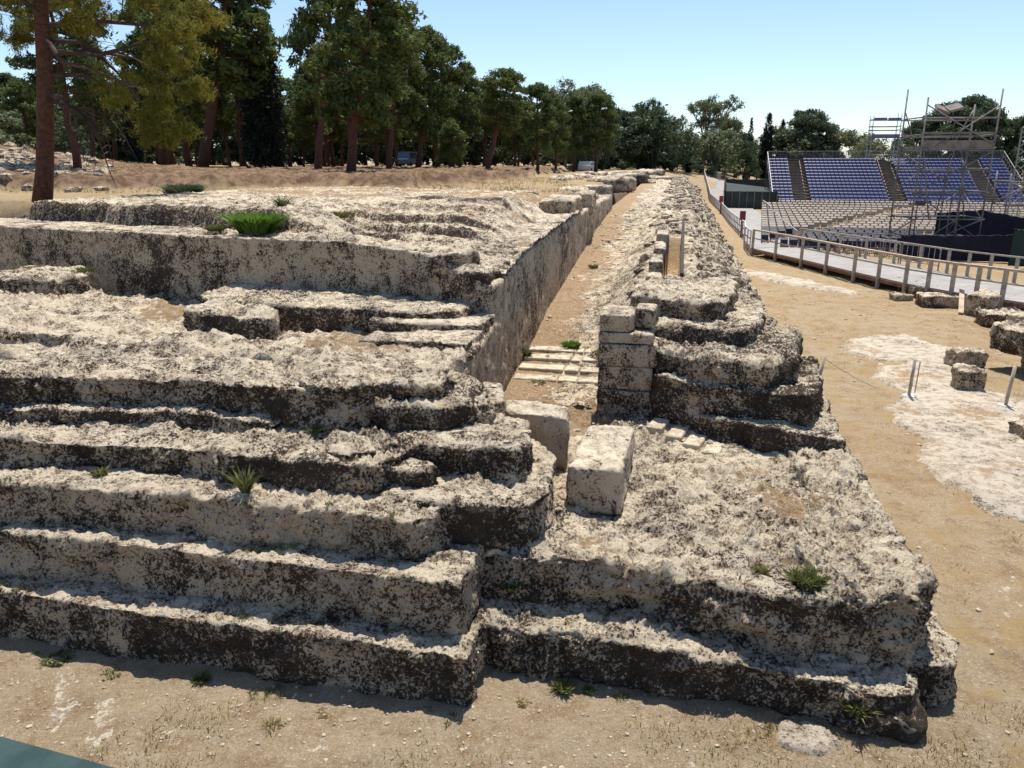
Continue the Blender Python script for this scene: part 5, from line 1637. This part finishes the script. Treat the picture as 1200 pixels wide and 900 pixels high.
weed(1.42, 7.05, .20, .24, 700, 'largest grassy tuft near the right corner of the platform', 412, w=.008)
weed(1.02, 7.25, .12, .06, 160, 'small round green tuft left of the largest platform tuft', 413)
weed(1.25, 8.3, .08, .14, 120, 'low tuft by the sandy hollow on the platform', 414)
weed(-1.5, 7.0, .10, .12, 110, 'dark green tuft on the front edge of the platform', 415)
weed(1.86, 6.42, .22, .08, 260, 'olive tuft wedged beside the rounded lump', 416)
weed(-4.42, 5.80, .10, .12, 220, 'fresh green tuft on the ground below the lowest step', 417)
weed(-6.1, 5.8, .07, .22, 260, 'spreading low grass near the left edge on the ground', 418)
weed(-5.4, 5.7, .06, .16, 150, 'small low grass patch on the ground left of the green tuft', 419)
weed(-0.85, 6.40, .15, .12, 200, 'green and yellow tuft right of the inner corner', 420)
weed(-0.60, 6.42, .10, .06, 80, 'small sprig just right of the inner corner tuft', 421)
weed(-1.2, 6.15, .06, .10, 90, 'tiny low tuft on the sand in front of the inner corner', 422, 'dry_leaf')
weed(-3.4, 5.35, .14, .12, 90, 'dry brown tuft on the bottom left sand', 423, 'dry_leaf', w=.005)
weed(-3.0, 5.65, .05, .14, 80, 'yellowish low tuft on the sand below the first step', 424, 'dry_leaf')
weed(-2.3, 22.0, .16, .18, 140, 'yellow-green tuft in the sandy corridor', 425)
weed(3.3, 9.55, .12, .14, 130, 'pale green tuft on the sand right of the platform', 426, 'dry_leaf', w=.006)
weed(-9.6, 13.0, .14, .12, 130, 'small green tuft at the foot of the tall wall', 428)
weed(-11.2, 12.9, .12, .25, 160, 'dark low plant in the shade at the foot of the tall wall', 429)
weed(-16.5, 24.0, .7, .8, 900, 'loose shrub growing on the slope right of the near pine', 430, 'bush_leaf', w=.03, name='scrub')

# dry grass spread thinly over sand and straw (uncountable)
g_ = np.random.default_rng(77)
pts = []
while len(pts) < 900:
    r0 = g_.random()
    if r0 < .35: x, y = g_.uniform(-7, 5), g_.uniform(4.8, 6.2)
    elif r0 < .75: x, y = g_.uniform(4, 16), g_.uniform(7, 30)
    else: x, y = w2(g_.uniform(-2.8, -.6), g_.uniform(13, 30))
    loc, nn, ob = drop(x, y)
    if nn.z < .75 or (ob and ob.name.startswith(('step', 'stone', 'fallen', 'bedrock', 'deck', 'handrail', 'top_rail', 'platform'))): continue
    if float(fbm(np.array([[x * .6, y * .6, 0]]), 2)[0]) < .02: continue
    pts.append(tuple(loc))
o = blades('dry_grass', pts, M['dry_leaf'], 11000, .05, .16, None, 5, .0035)
tag(o, 'thin dry grass and straw scattered over the sand', 'grass', kind='stuff')
fp = []
for a0, a1, b0, z_ in ((-10, -1.7, 5.78, 0), (-1.5, 2.4, 6.35, 0), (-10, -1.9, 6.12, .57), (-1.6, 1.8, 6.93, .5), (-10, -2.3, 6.55, 1.12), (.5, 2.4, 10.3, 1.07), (-13, -4, 12.6, 2.5), (-14, -6, 14.2, 3.6), (-9, -4, 16.2, 3.7), (2.7, 3.1, 0, 0)):
    for k in range(int((a1 - a0) * 9)):
        a_ = g_.uniform(a0, a1); b_ = b0 + g_.normal() * .07 if b0 else g_.uniform(8, 30)
        if float(fbm(np.array([[a_ * .9, b_ * .5, 3]]), 2)[0]) < .1: continue
        x, y = w2(a_, b_)
        loc, nn, ob = drop(x, y)
        if nn.z < .5: continue
        for q in range(3): fp.append((loc.x + g_.normal() * .03, loc.y + g_.normal() * .03, loc.z - .01))
tag(blades('low_weeds', fp, M['weed_leaf'], 5200, .055, .03, None, 8, .0035), 'sparse low green weeds rooted along the feet of the steps', 'weeds', kind='stuff')
pts2 = []
for i in range(700):
    x = g_.uniform(-30, 3); y = g_.uniform(30, 60)
    if abs(x) > .75 * y: continue
    pts2.append((x, y, terr1(x, y)))
tag(blades('dry_grass', pts2, M['dry_leaf'], 9000, .16, .6, None, 6, .012), 'dry straw-coloured grass over the flat ground beyond the left block', 'grass', kind='stuff')

# gravel: small stones, joined (uncountable)
ico = [(0, 0, 1), (.89, 0, .45), (.28, .85, .45), (-.72, .53, .45), (-.72, -.53, .45), (.28, -.85, .45), (.72, .53, -.45), (-.28, .85, -.45), (-.89, 0, -.45), (-.28, -.85, -.45), (.72, -.53, -.45), (0, 0, -1)]
icf = [(0, 1, 2), (0, 2, 3), (0, 3, 4), (0, 4, 5), (0, 5, 1), (1, 6, 2), (2, 7, 3), (3, 8, 4), (4, 9, 5), (5, 10, 1), (2, 6, 7), (3, 7, 8), (4, 8, 9), (5, 9, 10), (1, 10, 6), (11, 7, 6), (11, 8, 7), (11, 9, 8), (11, 10, 9), (11, 6, 10)]


def gravel(name, label, samples, mat, lich=.3):
    V = []; F = []
    ic = np.array(ico)
    for (x, y, z, r) in samples:
        k = ic * r * (0.7 + 0.6 * g_.random((12, 1))) * np.array([1, g_.uniform(.6, 1), g_.uniform(.4, .75)])
        th = g_.random() * 6.28; c, s0 = math.cos(th), math.sin(th)
        k = np.stack([k[:, 0] * c - k[:, 1] * s0, k[:, 0] * s0 + k[:, 1] * c, k[:, 2]], 1) + np.array([x, y, z + r * .15])
        F.append(np.array(icf) + len(V) * 12); V.append(k)
    V = np.concatenate(V); F = np.concatenate(F)
    o = mesh_np(name, V, F, mat, attrs={'lich': np.full(len(V), lich), 'sand': np.full(len(V), -1.), 'up': np.full(len(V), .7)}, smooth=False)
    tag(o, label, kind='stuff')


sm = []
while len(sm) < 5200:
    r0 = g_.random()
    if r0 < .42: x, y = g_.uniform(-7, 6), g_.uniform(4.7, 6.6); r = .004 + .010 * g_.random() ** 3 * 2.2
    elif r0 < .80: x, y = g_.uniform(3, 17), g_.uniform(5.5, 32); r = (.006 + .03 * g_.random() ** 4) * (1 + .03 * y)
    else:
        a_, b_ = g_.uniform(-2.8, 2.3), g_.uniform(7.2, 34); x, y = w2(a_, b_); r = (.006 + .035 * g_.random() ** 3) * (1 + .04 * b_)
    loc, nn, ob = drop(x, y)
    if nn.z < .7: continue
    sm.append((loc.x, loc.y, loc.z, r))
gravel('gravel', 'small limestone chips scattered over sand and platform', sm, M['pale_rock'], .2)
rb = []
for i in range(1500):
    a_, b_ = g_.uniform(-.9, 2.7), 16 + 100 * g_.random() ** 1.8
    if b_ < 25 and -.7 < a_ < .35: continue
    x, y = w2(a_, b_)
    loc, nn, ob = drop(x, y)
    rb.append((loc.x, loc.y, loc.z, (.05 + .12 * g_.random() ** 2) * (1 + .012 * b_)))
for i in range(900):
    x, y = g_.normal(-25.5, 5), g_.normal(39, 5.5)
    if y < 31 or x > -.505 * y: continue
    rb.append((x, y, terr1(x, y), .10 + .35 * g_.random() ** 2))
gravel('rubble', 'broken limestone rubble on the altar slope and on the rise behind the near pine', rb, M['rock'], .58)
